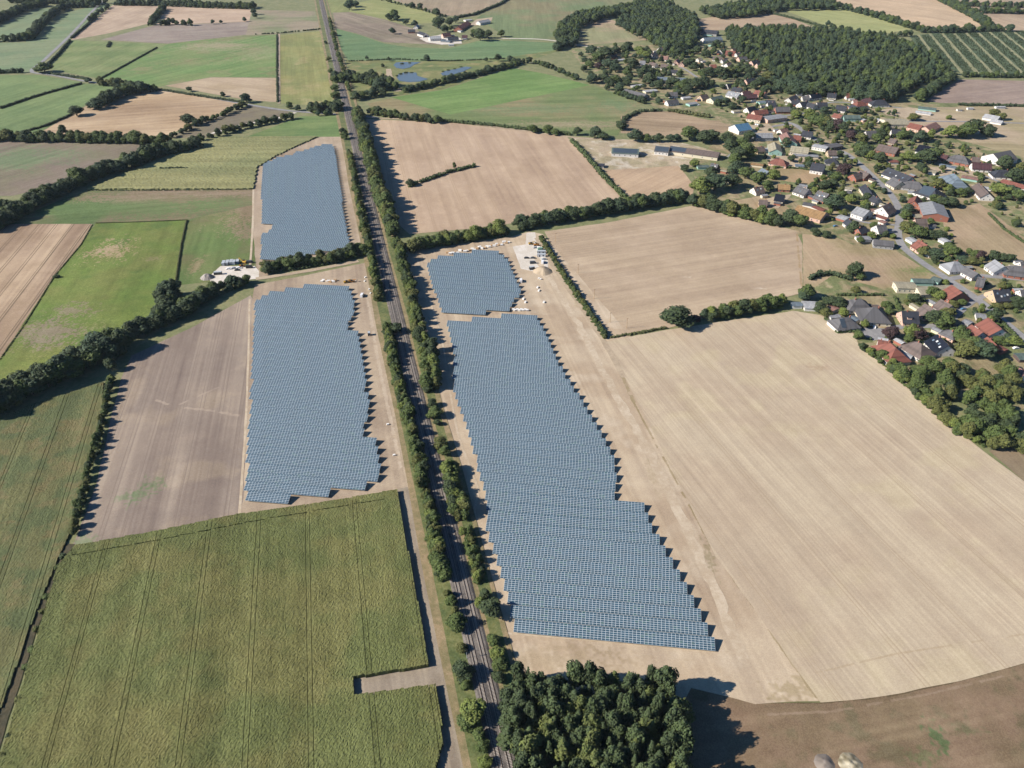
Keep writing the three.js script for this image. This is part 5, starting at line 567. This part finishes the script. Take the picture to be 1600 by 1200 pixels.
// ---------------------------------------------------------------- village trees and shrubs
const onRoad = (x, z) => ROADS.some(r => segDist(x, z, r) < 6), onHouse = (x, z, d = 0) => foot.some(f => Math.hypot(x - f[0], z - f[1]) < f[2] + d);
const gt = (list, label, group, o = {}) => { for (const [a, b, h, d, tint] of list) tree(a, b, h, { mix: 'garden', d: d * 0.92, tint, label, group, ...o }); };
gt([[935, 88, 17, 24, 'mid'], [945, 82, 18, 26, 'dark'], [925, 78, 15, 18], [962, 78, 14, 20, 'dark'], [980, 72, 14, 20, 'dark'], [1000, 78, 13, 18], [1004, 84, 13, 18, 'light'], [1010, 86, 13, 16, 'light'], [990, 98, 15, 18, 'dark'], [952, 100, 17, 24, 'blue'], [962, 106, 14, 18, 'blue'], [935, 102, 11, 13, 'copper'], [922, 100, 10, 15], [980, 112, 14, 14], [1005, 112, 15, 16, 'dark'], [1016, 122, 16, 20, 'dark'], [1020, 112, 13, 16], [925, 122, 15, 18, 'blue'], [945, 122, 14, 16, 'dark'], [952, 128, 13, 15, 'dark'], [963, 125, 14, 16], [980, 126, 14, 17], [968, 134, 12, 14], [1030, 132, 12, 15, 'dark'], [1052, 128, 15, 20, 'dark'], [1066, 132, 14, 20, 'mid'], [1088, 130, 16, 22, 'dark'], [1100, 126, 15, 20, 'dark'], [1110, 112, 15, 20, 'dark'], [1125, 112, 16, 22, 'dark'], [1140, 112, 15, 18], [1152, 110, 15, 18, 'mid'], [1144, 112, 11, 10, 'yellow'], [1165, 108, 14, 18, 'dark'], [1172, 112, 13, 16, 'dark'], [1085, 104, 13, 16, 'dark'], [1075, 98, 14, 17, 'dark'], [1062, 82, 15, 18, 'dark'], [1046, 66, 16, 20, 'dark'], [1070, 74, 14, 16], [1090, 78, 15, 16, 'dark'], [1105, 84, 13, 13, 'dark'], [1120, 68, 13, 16, 'dark'], [1150, 62, 14, 18], [1168, 70, 16, 22], [1185, 76, 16, 22], [1200, 84, 15, 20], [1180, 62, 15, 20], [1200, 70, 15, 20, 'dark'], [1205, 100, 14, 18], [1190, 128, 15, 20], [1200, 118, 15, 20], [1210, 126, 14, 18], [1195, 140, 12, 14], [1180, 132, 13, 15], [1160, 155, 10, 11], [1135, 158, 10, 13, 'blue'], [1122, 160, 10, 12], [1145, 165, 9, 14, 'dark'], [1115, 142, 8, 9, 'light'], [1075, 138, 10, 16, 'dark']], 'leafy tree among the houses of the wooded village end', 'trees of the wooded village end');
treeLine([[960, 142], [975, 147], [990, 152], [1008, 158]], { mix: 'dark', h: [7, 10], step: 6, label: 'tree in the clipped row before the grey barn', group: 'row before the grey barn' });
treeLine([[1214, 130], [1240, 138], [1280, 140], [1320, 142], [1340, 144], [1375, 152]], { mix: 'wood', h: [14, 19], step: 9, rows: 2, rowGap: 9, label: 'tall tree at the near edge of the wood', group: 'near edge of the wood' });
gt([[1265, 178, 14, 16, 'light'], [1272, 186, 14, 16], [1282, 188, 15, 18], [1292, 190, 14, 16], [1300, 196, 14, 15, 'dark'], [1310, 196, 15, 20, 'copper'], [1318, 200, 13, 14, 'dark'], [1245, 178, 10, 14], [1240, 172, 9, 10], [1288, 172, 9, 12, 'blue'], [1335, 172, 9, 14, 'dark'], [1350, 172, 8, 12, 'dark'], [1330, 212, 12, 14, 'copper'], [1348, 216, 13, 14], [1345, 230, 13, 15, 'mid'], [1355, 236, 14, 17], [1362, 242, 10, 12], [1378, 208, 12, 14, 'dark'], [1384, 196, 10, 12], [1370, 216, 11, 12], [1410, 210, 11, 14, 'mid'], [1422, 210, 11, 12], [1440, 212, 14, 16, 'blue'], [1455, 208, 11, 9, 'light'], [1428, 183, 9, 15], [1487, 206, 15, 20], [1510, 203, 18, 24, 'mid'], [1522, 198, 19, 22, 'dark'], [1544, 204, 15, 17, 'dark'], [1483, 183, 6, 8], [1555, 176, 10, 14, 'olive'], [1566, 182, 9, 12, 'olive'], [1448, 244, 16, 22, 'dark'], [1462, 240, 13, 15], [1420, 244, 11, 16], [1432, 246, 10, 13], [1440, 262, 9, 14, 'dark'], [1375, 246, 11, 15, 'dark'], [1466, 288, 12, 14], [1483, 294, 9, 11, 'light'], [1502, 300, 8, 12], [1512, 298, 7, 9], [1570, 255, 14, 18, 'dark'], [1590, 275, 15, 22, 'dark'], [1598, 262, 12, 15], [1565, 296, 12, 22, 'light'], [1580, 298, 12, 16], [1592, 305, 12, 15], [1572, 250, 10, 12], [1474, 315, 9, 14, 'dark'], [1488, 316, 9, 14, 'dark'], [1460, 310, 8, 10], [1420, 326, 9, 12], [1416, 335, 8, 11], [1418, 355, 9, 13, 'olive'], [1425, 352, 8, 12], [1436, 362, 11, 15, 'mid'], [1455, 366, 7, 14, 'dark'], [1470, 366, 7, 12, 'dark'], [1445, 392, 9, 11, 'olive'], [1462, 396, 8, 15], [1485, 388, 9, 11], [1490, 392, 8, 10], [1532, 399, 8, 8, 'copper'], [1554, 399, 8, 11, 'dark'], [1568, 402, 7, 9, 'dark'], [1578, 403, 7, 9, 'dark'], [1518, 408, 6, 12], [1505, 405, 6, 12], [1352, 318, 8, 9], [1330, 310, 10, 12, 'light'], [1335, 355, 10, 12, 'dark'], [1362, 367, 6, 8], [1396, 369, 5, 6], [1355, 308, 8, 10, 'dark'], [1320, 332, 7, 7, 'olive'], [1260, 200, 7, 10], [1282, 220, 7, 9, 'blue'], [1230, 222, 10, 13, 'dark'], [1264, 250, 8, 10, 'mid'], [1236, 248, 7, 9, 'dark'], [1210, 272, 10, 14], [1318, 264, 12, 14, 'copper'], [1306, 275, 9, 12], [1288, 288, 9, 13, 'dark'], [1300, 286, 9, 13], [1270, 290, 7, 8]], 'garden tree beside houses along main street', 'garden trees of the village centre');
gt([[1458, 456, 8, 12, 'mid'], [1468, 462, 7, 10], [1432, 466, 8, 12, 'dark'], [1462, 496, 11, 15, 'dark'], [1478, 500, 11, 14, 'mid'], [1482, 488, 7, 10, 'olive'], [1470, 506, 8, 10], [1555, 492, 11, 10, 'dark'], [1392, 520, 9, 11, 'copper'], [1424, 516, 10, 10, 'light'], [1436, 520, 8, 11, 'copper'], [1342, 523, 6, 7, 'mid'], [1499, 520, 11, 12, 'mid'], [1508, 530, 9, 12], [1512, 545, 11, 16, 'olive'], [1535, 545, 12, 18], [1520, 540, 11, 14], [1282, 480, 8, 10, 'dark'], [1300, 470, 8, 14, 'dark'], [1312, 472, 9, 12, 'dark'], [1318, 488, 6, 8, 'light'], [1290, 488, 7, 9], [1338, 452, 6, 7, 'olive'], [1352, 506, 7, 6, 'light'], [1572, 447, 6, 8], [1592, 470, 7, 12], [1560, 478, 4, 8], [1575, 478, 4, 8], [1588, 478, 4, 8], [1585, 532, 7, 12], [1575, 530, 6, 12], [1562, 532, 5, 9], [1490, 475, 5, 8, 'olive'], [1503, 472, 4, 8], [1385, 475, 5, 8], [1390, 486, 5, 7]], 'garden tree beside the cul de sac and red roofed row', 'garden trees of the near houses');
const avoid = (x, z) => onHouse(x, z, -1) || onRoad(x, z);
wood([[1415, 585], [1400, 572], [1440, 558], [1470, 552], [1490, 560], [1530, 550], [1570, 560], [1588, 580], [1600, 600], [1600, 700], [1545, 700], [1480, 650]], { step: 7, h: [7, 12], dd: [6, 12], gap: 0.3, mix: 'hedge', avoid, label: 'tree in the leafy thicket beside the vast sandy field', group: 'thicket right' });
treeLine([[1350, 540], [1380, 560], [1420, 596], [1460, 636], [1500, 668], [1540, 694]], { mix: 'rail', h: [4, 7], step: 5, rows: 2, rowGap: 4, label: 'bush in the hedge along the vast sandy field', group: 'hedge along the vast field' });
const PADS = [[[1254, 366], [1300, 368], [1335, 384], [1400, 392], [1432, 412], [1470, 436], [1420, 438], [1380, 452], [1300, 430], [1256, 462]], [[1472, 330], [1530, 318], [1560, 340], [1605, 375], [1660, 420], [1560, 406], [1500, 394], [1474, 352]], [[1395, 196], [1440, 168], [1660, 166], [1660, 242], [1570, 228], [1480, 214]], [[1204, 264], [1260, 264], [1292, 270], [1262, 288], [1218, 282]], [[1120, 318], [1190, 306], [1262, 346], [1200, 336]]].map(q => P(q)), inPad = (x, z) => PADS.some(q => inPoly(x, z, q));
wood([[905, 82], [960, 72], [1075, 74], [1170, 62], [1215, 120], [1240, 140], [1180, 150], [1100, 140], [1030, 160], [940, 132], [905, 108]], { step: 13, h: [7, 12], dd: [7, 11], gap: 0.6, mix: 'dark', avoid: (x, z) => onHouse(x, z, 1) || onRoad(x, z), label: 'dark tree among the houses of the wooded village end', group: 'village end trees' });
wood([[1180, 160], [1400, 172], [1470, 220], [1590, 250], [1600, 530], [1500, 555], [1390, 540], [1300, 500], [1310, 470], [1400, 475], [1480, 445], [1400, 385], [1330, 372], [1240, 300], [1180, 262], [1200, 215]], { step: 13, h: [4.5, 8.5], dd: [4.5, 8], gap: 0.5, mix: 'garden', avoid: (x, z) => onHouse(x, z, 1) || onRoad(x, z) || inPad(x, z), label: 'medium garden tree between the village houses', group: 'garden trees between houses' });
wood([[1085, 140], [1200, 150], [1400, 168], [1470, 215], [1590, 245], [1600, 520], [1500, 560], [1380, 545], [1290, 490], [1300, 470], [1400, 470], [1480, 440], [1400, 380], [1330, 372], [1240, 300], [1180, 260], [1200, 215], [1130, 170]], { step: 11, h: [2.2, 5], dd: [3, 6], gap: 0.35, kind: 'shrub', mix: 'garden', avoid: (x, z) => onHouse(x, z, 0) || onRoad(x, z) || inPad(x, z), label: 'low garden shrub between the village houses', group: 'garden shrubs' });
for (const [p, l] of [[[[1290, 500], [1308, 520], [1340, 519]], 'clipped hedge around the hip roofed house by the vast field'], [[[1310, 462], [1380, 462]], 'dark hedge behind the two grey hip roofs'], [[[1545, 482], [1600, 476]], 'clipped hedge before the dark roofed house with roof windows'], [[[1398, 466], [1408, 490], [1412, 500]], 'garden hedge left of the dormer house'], [[[1560, 500], [1590, 530]], 'clipped hedge along the near side of main street'], [[[1440, 300], [1470, 306]], 'hedge behind the light grey hall'], [[[1210, 262], [1250, 264], [1285, 270]], 'hedge behind the small tan plot'], [[[1384, 258], [1412, 250]], 'hedge before the small red shed'], [[[1545, 335], [1570, 360], [1600, 380]], 'hedge along the tan paddock right']]) hedge(p, 2.4, 2.2, l);

// ---------------------------------------------------------------- turn the list of trees into things
{
  trees.sort((a, b) => b.px - a.px);
  const kindOf = t => t.kind === 'shrub' ? 'shrub' : /railway/.test(t.group || t.label) || /long array$|left arrays$/.test(t.group || '') ? 'lineside_tree' : /wood|thicket|grove|plantation/.test(t.group || '') && !/village/.test(t.group) ? (t.kind === 'conifer' ? 'conifer' : 'woodland_tree') : /garden|village|orange barn|brown barn|farm|paddock/.test(t.group || '') ? 'garden_tree' : 'hedgerow_tree';
  const lim = { lineside_tree: 300, woodland_tree: 300, conifer: 200, garden_tree: 300, hedgerow_tree: 300, shrub: 260 }, rest = {}, cache = {};
  for (const t of trees) {
    const pr = PROTO[t.kind][t.v], sx = t.d / 2 / pr.r, sy = t.h / (t.kind === 'broad' ? 0.98 : 1), nm = kindOf(t);
    if (lim[nm]-- > 0) { const key = t.kind + t.v + t.tint; let g; if (cache[key]) g = cache[key].clone(); else { g = new THREE.Group(); part(g, 'trunk', TRUNK[t.kind], bark); part(g, 'crown', pr.g, TINT[t.tint]); cache[key] = g; }
      g.userData = {}; g.position.set(t.x, 0, t.z); g.scale.set(sx, sy, sx); g.rotation.y = t.rot; top(g, nm, t.label, t.kind === 'shrub' ? 'bush' : 'tree', t.group); }
    else ((rest[nm] ||= {})[t.kind + '|' + t.v + '|' + t.tint] ||= []).push({ t, sx, sy });
  }
  const d = new THREE.Object3D(), MASS = { lineside_tree: ['lineside_growth', 'smaller distant growth beside the railway'], woodland_tree: ['distant_woodland', 'mass of distant treetops in the woods'], conifer: ['distant_conifers', 'dark conifers standing within the distant wood'], garden_tree: ['distant_garden_trees', 'small distant trees between the village houses'], hedgerow_tree: ['distant_hedgerows', 'small distant trees in far field hedges'], shrub: ['garden_greenery', 'small greenery scattered between village houses'] };
  for (const nm in rest) { const g = new THREE.Group(); for (const k in rest[nm]) { const [kind, v, tint] = k.split('|'), im = new THREE.InstancedMesh(PROTO[kind][v].g, TINT[tint], rest[nm][k].length); rest[nm][k].forEach(({ t, sx, sy }, i) => { d.position.set(t.x, 0, t.z); d.scale.set(sx, sy, sx); d.rotation.y = t.rot; d.updateMatrix(); im.setMatrixAt(i, d.matrix); }); im.name = 'treetops'; im.userData.kind = 'stuff'; g.add(im); } top(g, MASS[nm][0], MASS[nm][1], 'woodland', null, 'stuff'); }
  console.log('trees', trees.length, 'textures', texTotal / 1e6);
}
// ---------------------------------------------------------------- vehicles, containers, heaps
const VM = { white: flatMat(240, 240, 240, 0.35, 0.75), blue: flatMat(90, 130, 165, 0.4), yellow: flatMat(225, 175, 50, 0.45), orange: flatMat(222, 150, 60, 0.45), black: flatMat(40, 42, 46, 0.5), silver: flatMat(180, 184, 188, 0.3), red: flatMat(150, 50, 45, 0.4), steel: flatMat(190, 196, 200, 0.5, 0.7), darkgrey: flatMat(84, 88, 92, 0.6), tyre: flatMat(38, 38, 38), wood: flatMat(206, 172, 132), film: flatMat(240, 238, 232, 0.4, 0.75), mint: flatMat(150, 190, 165, 0.5), glass: paneM };
const bx = (x0, x1, y0, y1, z0, z1) => { const m = new MB(); m.box(x0, x1, y0, y1, z0, z1); return m.geo(); };
const prof = (pts, w, bev = 0.06) => { const s = new THREE.Shape(pts.map(([a, b]) => new THREE.Vector2(a, b))), g = new THREE.ExtrudeGeometry(s, { depth: w - 2 * bev, bevelEnabled: true, bevelSize: bev, bevelThickness: bev, bevelSegments: 1 }); g.translate(0, 0, -w / 2 + bev); return g; };
const wheelG = r => { const g = new THREE.CylinderGeometry(r, r, 0.26, 14); g.rotateX(Math.PI / 2); return g; }, wheel35 = wheelG(0.34), wheel60 = wheelG(0.62), hubG = (() => { const g = new THREE.CylinderGeometry(0.17, 0.17, 0.28, 10); g.rotateX(Math.PI / 2); return g; })();
function wheels(g, list, geo) { for (const [x, y, z] of list) { const w = part(g, 'wheel', geo, VM.tyre); w.position.set(x, y, z); part(w, 'rim', hubG, VM.silver); } }
function place(g, px, py, deg, name, label, cat, group, y = 0.02) { const [x, z] = G(px, py); g.position.set(x, y, z); g.rotation.y = deg * Math.PI / 180; return top(g, name, label, cat, group); }
const carBody = prof([[-2.1, 0.35], [2.1, 0.35], [2.15, 0.75], [1.95, 0.95], [1.0, 1.02], [0.55, 1.45], [-1.15, 1.48], [-1.9, 1.0], [-2.15, 0.9]], 1.75), carGlass = prof([[0.92, 1.0], [0.56, 1.38], [-1.1, 1.40], [-1.7, 1.02]], 1.79, 0.02), vanBody = prof([[-2.7, 0.4], [2.6, 0.4], [2.65, 1.1], [2.1, 1.35], [1.5, 2.25], [-2.65, 2.35]], 2.0), vanGlass = prof([[2.1, 1.38], [1.56, 2.15], [0.7, 2.15], [0.7, 1.4]], 2.04, 0.02);
function car(px, py, deg, c, label) { const g = new THREE.Group(); part(g, 'body', carBody, VM[c]); part(g, 'window_band', carGlass, VM.glass); wheels(g, [[1.3, 0.34, 0.8], [1.3, 0.34, -0.8], [-1.3, 0.34, 0.8], [-1.3, 0.34, -0.8]], wheel35); place(g, px, py, deg, 'parked_car', label, 'car', 'cars'); }
function van(px, py, deg, c, label) { const g = new THREE.Group(); part(g, 'body', vanBody, VM[c]); part(g, 'cab_glass', vanGlass, VM.glass); wheels(g, [[1.7, 0.34, 0.88], [1.7, 0.34, -0.88], [-1.6, 0.34, 0.88], [-1.6, 0.34, -0.88]], wheel35); place(g, px, py, deg, 'van', label, 'van', 'vans'); }
function container(px, py, deg, c, label, len = 6, y = 0.02) { const g = new THREE.Group(); part(g, 'box', bx(-len / 2, len / 2, 0.15, 2.55, -1.2, 1.2), VM[c]); part(g, 'roof_panel', bx(-len / 2 - 0.05, len / 2 + 0.05, 2.55, 2.65, -1.25, 1.25), VM.steel); for (let i = 0; i < 4; i++) { const p = part(g, 'corner_post', bx(-0.08, 0.08, 0, 2.6, -0.08, 0.08), VM.darkgrey); p.position.set((i & 1 ? 1 : -1) * len / 2, 0, (i & 2 ? 1 : -1) * 1.2); } const dr = part(g, 'door', bx(-0.5, 0.5, 0.2, 2.2, 0, 0.06), VM.darkgrey); dr.position.set(-len / 4, 0, 1.21); const w = part(g, 'window', bx(-0.6, 0.6, 1.0, 2.0, 0, 0.06), VM.glass); w.position.set(len / 5, 0, 1.21); place(g, px, py, deg, 'site_container', label, 'container', 'containers', y); }
function telehandler(px, py, deg, c, label) { const g = new THREE.Group(); part(g, 'chassis', prof([[-2.3, 0.6], [2.2, 0.6], [2.2, 1.1], [0.6, 1.25], [-2.3, 1.4]], 1.7), VM[c]); part(g, 'cab', prof([[-0.9, 1.2], [0.7, 1.2], [0.5, 2.4], [-0.8, 2.4]], 0.95), VM.black).position.z = 0.45; const b = part(g, 'boom', bx(-2.4, 3.4, -0.2, 0.2, -0.2, 0.2), VM[c]); b.position.set(0, 1.9, -0.5); b.rotation.z = 0.12; const f = part(b, 'fork', bx(3.4, 4.5, -0.9, -0.8, -0.6, 0.6), VM.darkgrey); wheels(g, [[1.5, 0.62, 0.95], [1.5, 0.62, -0.95], [-1.5, 0.62, 0.95], [-1.5, 0.62, -0.95]], wheel60); place(g, px, py, deg, 'telehandler', label, 'loader', 'machines'); }
function excavator(px, py, deg, c, label) { const g = new THREE.Group(); for (const s of [-1, 1]) part(g, 'crawler_track', prof([[-1.8, 0.1], [1.8, 0.1], [2, 0.5], [1.8, 0.9], [-1.8, 0.9], [-2, 0.5]], 0.55), VM.tyre).position.z = s * 0.95; part(g, 'upper_body', prof([[-2, 1], [1.3, 1], [1.3, 1.5], [-0.2, 1.9], [-2, 1.9]], 2.3), VM[c]); part(g, 'cab', prof([[0, 1.5], [1.3, 1.5], [1.2, 2.8], [0.1, 2.8]], 1), VM.black).position.z = 0.6; const b = part(g, 'boom', bx(0, 4, -0.25, 0.25, -0.2, 0.2), VM[c]); b.position.set(1, 1.7, -0.4); b.rotation.z = 0.7; const a = part(b, 'stick', bx(0, 2.6, -0.18, 0.18, -0.16, 0.16), VM[c]); a.position.set(4, 0, 0); a.rotation.z = -1.9; place(g, px, py, deg, 'excavator', label, 'excavator', 'machines'); }
function heap(px, py, r, h, mat, name, label, lump = 0.25) { const n = 28, m = 9, mb = new MB(), o = rr(0, 90), pt = (i, j) => { const a = i / n * 6.2832, t = j / m, R = r * t * (0.85 + 0.35 * fbm(Math.cos(a) * 2 + o, Math.sin(a) * 2)); return [Math.cos(a) * R, j === m ? -0.05 : h * Math.pow(Math.cos(t * 1.5708), 1.15) * (1 - lump + 2 * lump * vn(Math.cos(a) * t * 3 + o, Math.sin(a) * t * 3)), Math.sin(a) * R]; }; for (let i = 0; i < n; i++) for (let j = 0; j < m; j++) { const a = pt(i, j), b = pt(i, j + 1), c = pt((i + 1) % n, j + 1), d = pt((i + 1) % n, j), uv = [a, b, c, d].map(q => [q[0] / 256 + 0.3, q[2] / 256 + 0.3]); mb.quad(a, d, c, b, [uv[0], uv[3], uv[2], uv[1]]); } const o2 = new THREE.Mesh(mb.geo(), mat); const [x, z] = G(px, py); o2.position.set(x, 0.1, z); top(o2, name, label, 'heap'); }
function bundle(px, py, w, h, l, deg, c, label, group) { const g = new THREE.Group(); for (let i = 0; i < 3; i++) part(g, 'pallet_board', bx(-l / 2, l / 2, 0, 0.14, -0.06, 0.06), VM.wood).position.z = (i - 1) * w * 0.42; part(g, 'stacked_goods', prof([[-l / 2, 0.14], [l / 2, 0.14], [l / 2 - 0.05, h], [-l / 2 + 0.08, h * 0.96]], w), VM[c]); place(g, px, py, deg, 'pallet_stack', label, 'pallet', group, 0.15); }
// gravel yard beside the small array
telehandler(830, 382, 8, 'yellow', 'yellow telehandler with a long boom in the gravel yard'); telehandler(838, 384, 190, 'orange', 'orange loader behind the yellow telehandler');
container(846, 396, 0, 'steel', 'upper pale site office container', 7); container(846, 401, 2, 'white', 'white site office container in front of the upper one', 7);
van(845, 391, 10, 'mint', 'pale green van beside the site office'); car(837, 388, 5, 'silver', 'silver car below the telehandlers'); car(843, 388, 5, 'white', 'white car beside the silver car'); car(823, 404, 5, 'black', 'black car on the white gravel'); car(833, 404, -5, 'darkgrey', 'dark grey car on the white gravel'); van(833, 412, 10, 'darkgrey', 'dark grey van in front of the gravel heap'); van(848, 411, 80, 'white', 'white van beside the gravel heap'); car(850, 406, 8, 'silver', 'silver car in front of the white office'); container(831, 421, 20, 'black', 'dark skip beside the gravel heap', 4);
heap(848, 424, 8, 3.4, M.sand, 'gravel_heap', 'tall cone of sandy gravel beside the yard', 0.1);
van(814, 440, 90, 'white', 'white van at the end of small array rows'); for (const [a, b, l] of [[842, 436, 'white bag on the sandy site'], [845, 437, 'white bag beside another bag']]) bundle(a, b, 1.2, 1, 1.2, 10, 'film', l); for (const [a, b] of [[840, 450], [842, 455], [850, 473], [818, 468], [821, 473]]) bundle(a, b, 1.4, 0.9, 2.2, 70, 'film', 'small wrapped pallet beside the gravel road', 'pallets by the gravel road');
for (let i = 0; i < 8; i++) bundle(802 + i * 3.1, 485 + (i % 2), 1.6, 1.2, 2, rr(-15, 15), 'film', 'white wrapped pallet between the small and long arrays', 'white pallets between arrays');
for (let i = 0; i < 26; i++) { const t = i / 25, x = 700 + t * 95, y = 397 - t * 17 + rr(-2, 2); bundle(x, y, rr(1.4, 2.2), rr(0.8, 1.6), rr(2, 3.4), rr(-25, 25), i % 3 ? 'film' : 'wood', i % 3 ? 'white wrapped packaging along the top of the small array' : 'bare wooden pallet along the top of the small array', i % 3 ? 'packaging above the small array' : 'bare pallets above the small array'); }
// yard by the left hedge
for (let i = 0; i < 3; i++) container(350 + i * 6, 413.5 - i * 0.9, 97, 'steel', 'light grey container in the row beside the left yard', 6); container(366, 412, 97, 'white', 'single white container next to the grey row', 5); container(372, 411, 97, 'blue', 'blue container beside the white one', 5);
excavator(382, 411, 160, 'yellow', 'yellow excavator at the left yard'); telehandler(379, 417, 10, 'orange', 'orange loader below the yellow excavator');
for (const [a, b, c, l] of [[358, 421, 'white', 'white car first in the row below the containers'], [366, 420, 'silver', 'silver car in the row below the containers'], [374, 419.5, 'white', 'white car beside the orange loader'], [371, 423, 'black', 'black car in front of the silver car']]) car(a, b, 5, c, l); van(390, 419, 5, 'black', 'black van at the end of the left yard'); van(391, 411, 5, 'darkgrey', 'dark grey van above the black van'); container(341, 429, 8, 'darkgrey', 'dark open container beside the grey heap', 6);
heap(324, 434, 5.5, 3.2, tileMat([176, 168, 160], [150, 142, 134], 14, 256), 'spoil_heap', 'grey spoil heap at the end of the left yard', 0.15);
// top of the left array
for (let i = 0; i < 9; i++) bundle(503 + i * 2.6, 440 + rr(-1.2, 1.2), 1.6, rr(0.9, 1.4), 2.2, rr(-20, 20), i % 3 === 2 ? 'wood' : 'film', i % 3 === 2 ? 'bare wooden pallet above the left array' : 'white wrapped packaging above the left array', i % 3 === 2 ? 'bare pallets above the left array' : 'packaging above the left array');
telehandler(550, 441, 0, 'orange', 'orange loader above the left array'); telehandler(542, 442, 20, 'yellow', 'small yellow loader beside the orange loader'); van(566, 463, 85, 'white', 'white van beside the left array'); container(577, 524, 10, 'film', 'small white box beside the left array rows', 1.6);
for (const [a, b] of [[570, 440], [571, 434], [577, 453], [579, 459], [606, 664], [616, 712]]) bundle(a, b, 1, 0.8, 1.4, rr(0, 90), 'film', 'small wrapped pallet on the track beside the left array', 'pallets beside the left array');
// village cars
for (const [a, b, d, c, l] of [[1181, 195, 60, 'white', 'white car first of the row by the blue hall'], [1184, 195.5, 60, 'white', 'white car second of the row by the blue hall'], [1187, 196, 60, 'silver', 'silver car last of the row by the blue hall'], [1380, 277, -30, 'blue', 'blue car in front of the long dark roofed house'], [1305, 354, 20, 'blue', 'blue car beside the brick shed with white roof'], [1587, 545, 10, 'white', 'white car at the red roofed row'], [1366, 512, 70, 'white', 'white car on the turning place'], [1430, 458, 0, 'white', 'white car in front of the cream farm'], [1505, 484, 12, 'blue', 'blue car on the farm yard'], [1477, 335, 80, 'white', 'white car beside the light grey hall'], [1092, 165, 20, 'white', 'white car by the grey green roofs'], [1428, 345, 10, 'black', 'black car beside the brown roofed house']]) car(a, b, d, c, l);
// heaps at the bottom edge
heap(1288, 1193, 4, 1.3, tileMat([158, 146, 134], [132, 122, 112], 12, 256), 'manure_heap', 'smooth grey heap on the brown fallow field', 0.12); heap(1328, 1194, 4.6, 1.3, tileMat([206, 196, 170], [140, 130, 104], 40, 256), 'rubble_heap', 'pale rough rubble heap on the brown fallow field', 0.4);
// poles
{ const pole = new THREE.CylinderGeometry(0.14, 0.2, 8.5, 7); pole.translate(0, 4.25, 0); const arm = bx(-0.9, 0.9, 7.8, 7.95, -0.06, 0.06); for (const [a, b] of [[868, 378], [903, 427], [928, 467], [979, 513], [953, 504]]) { const g = new THREE.Group(); part(g, 'pole_shaft', pole, VM.wood); part(g, 'cross_arm', arm, VM.darkgrey); place(g, a, b, 30, 'utility_pole', 'wooden utility pole in the framed stubble field', 'pole', 'utility poles', 0); } }
// railway equipment: white marker posts and cabinets
{ const sh = new THREE.CylinderGeometry(0.09, 0.11, 5, 7); sh.translate(0, 2.5, 0); for (const [s, o] of [[60, -5.2], [150, 5.2], [240, -5.2], [330, 5.2], [430, -5.2], [560, 5.2]]) { const g = new THREE.Group(), [x, z] = rail(s, o); part(g, 'post', sh, VM.steel); part(g, 'signal_head', bx(-0.4, 0.4, 4.2, 5.6, -0.15, 0.15), VM.black); g.position.set(x, 0.35, z); top(g, 'railway_signal', 'slim railway signal beside the tracks', 'signal', 'railway signals'); } }
renderer.render(scene, camera);
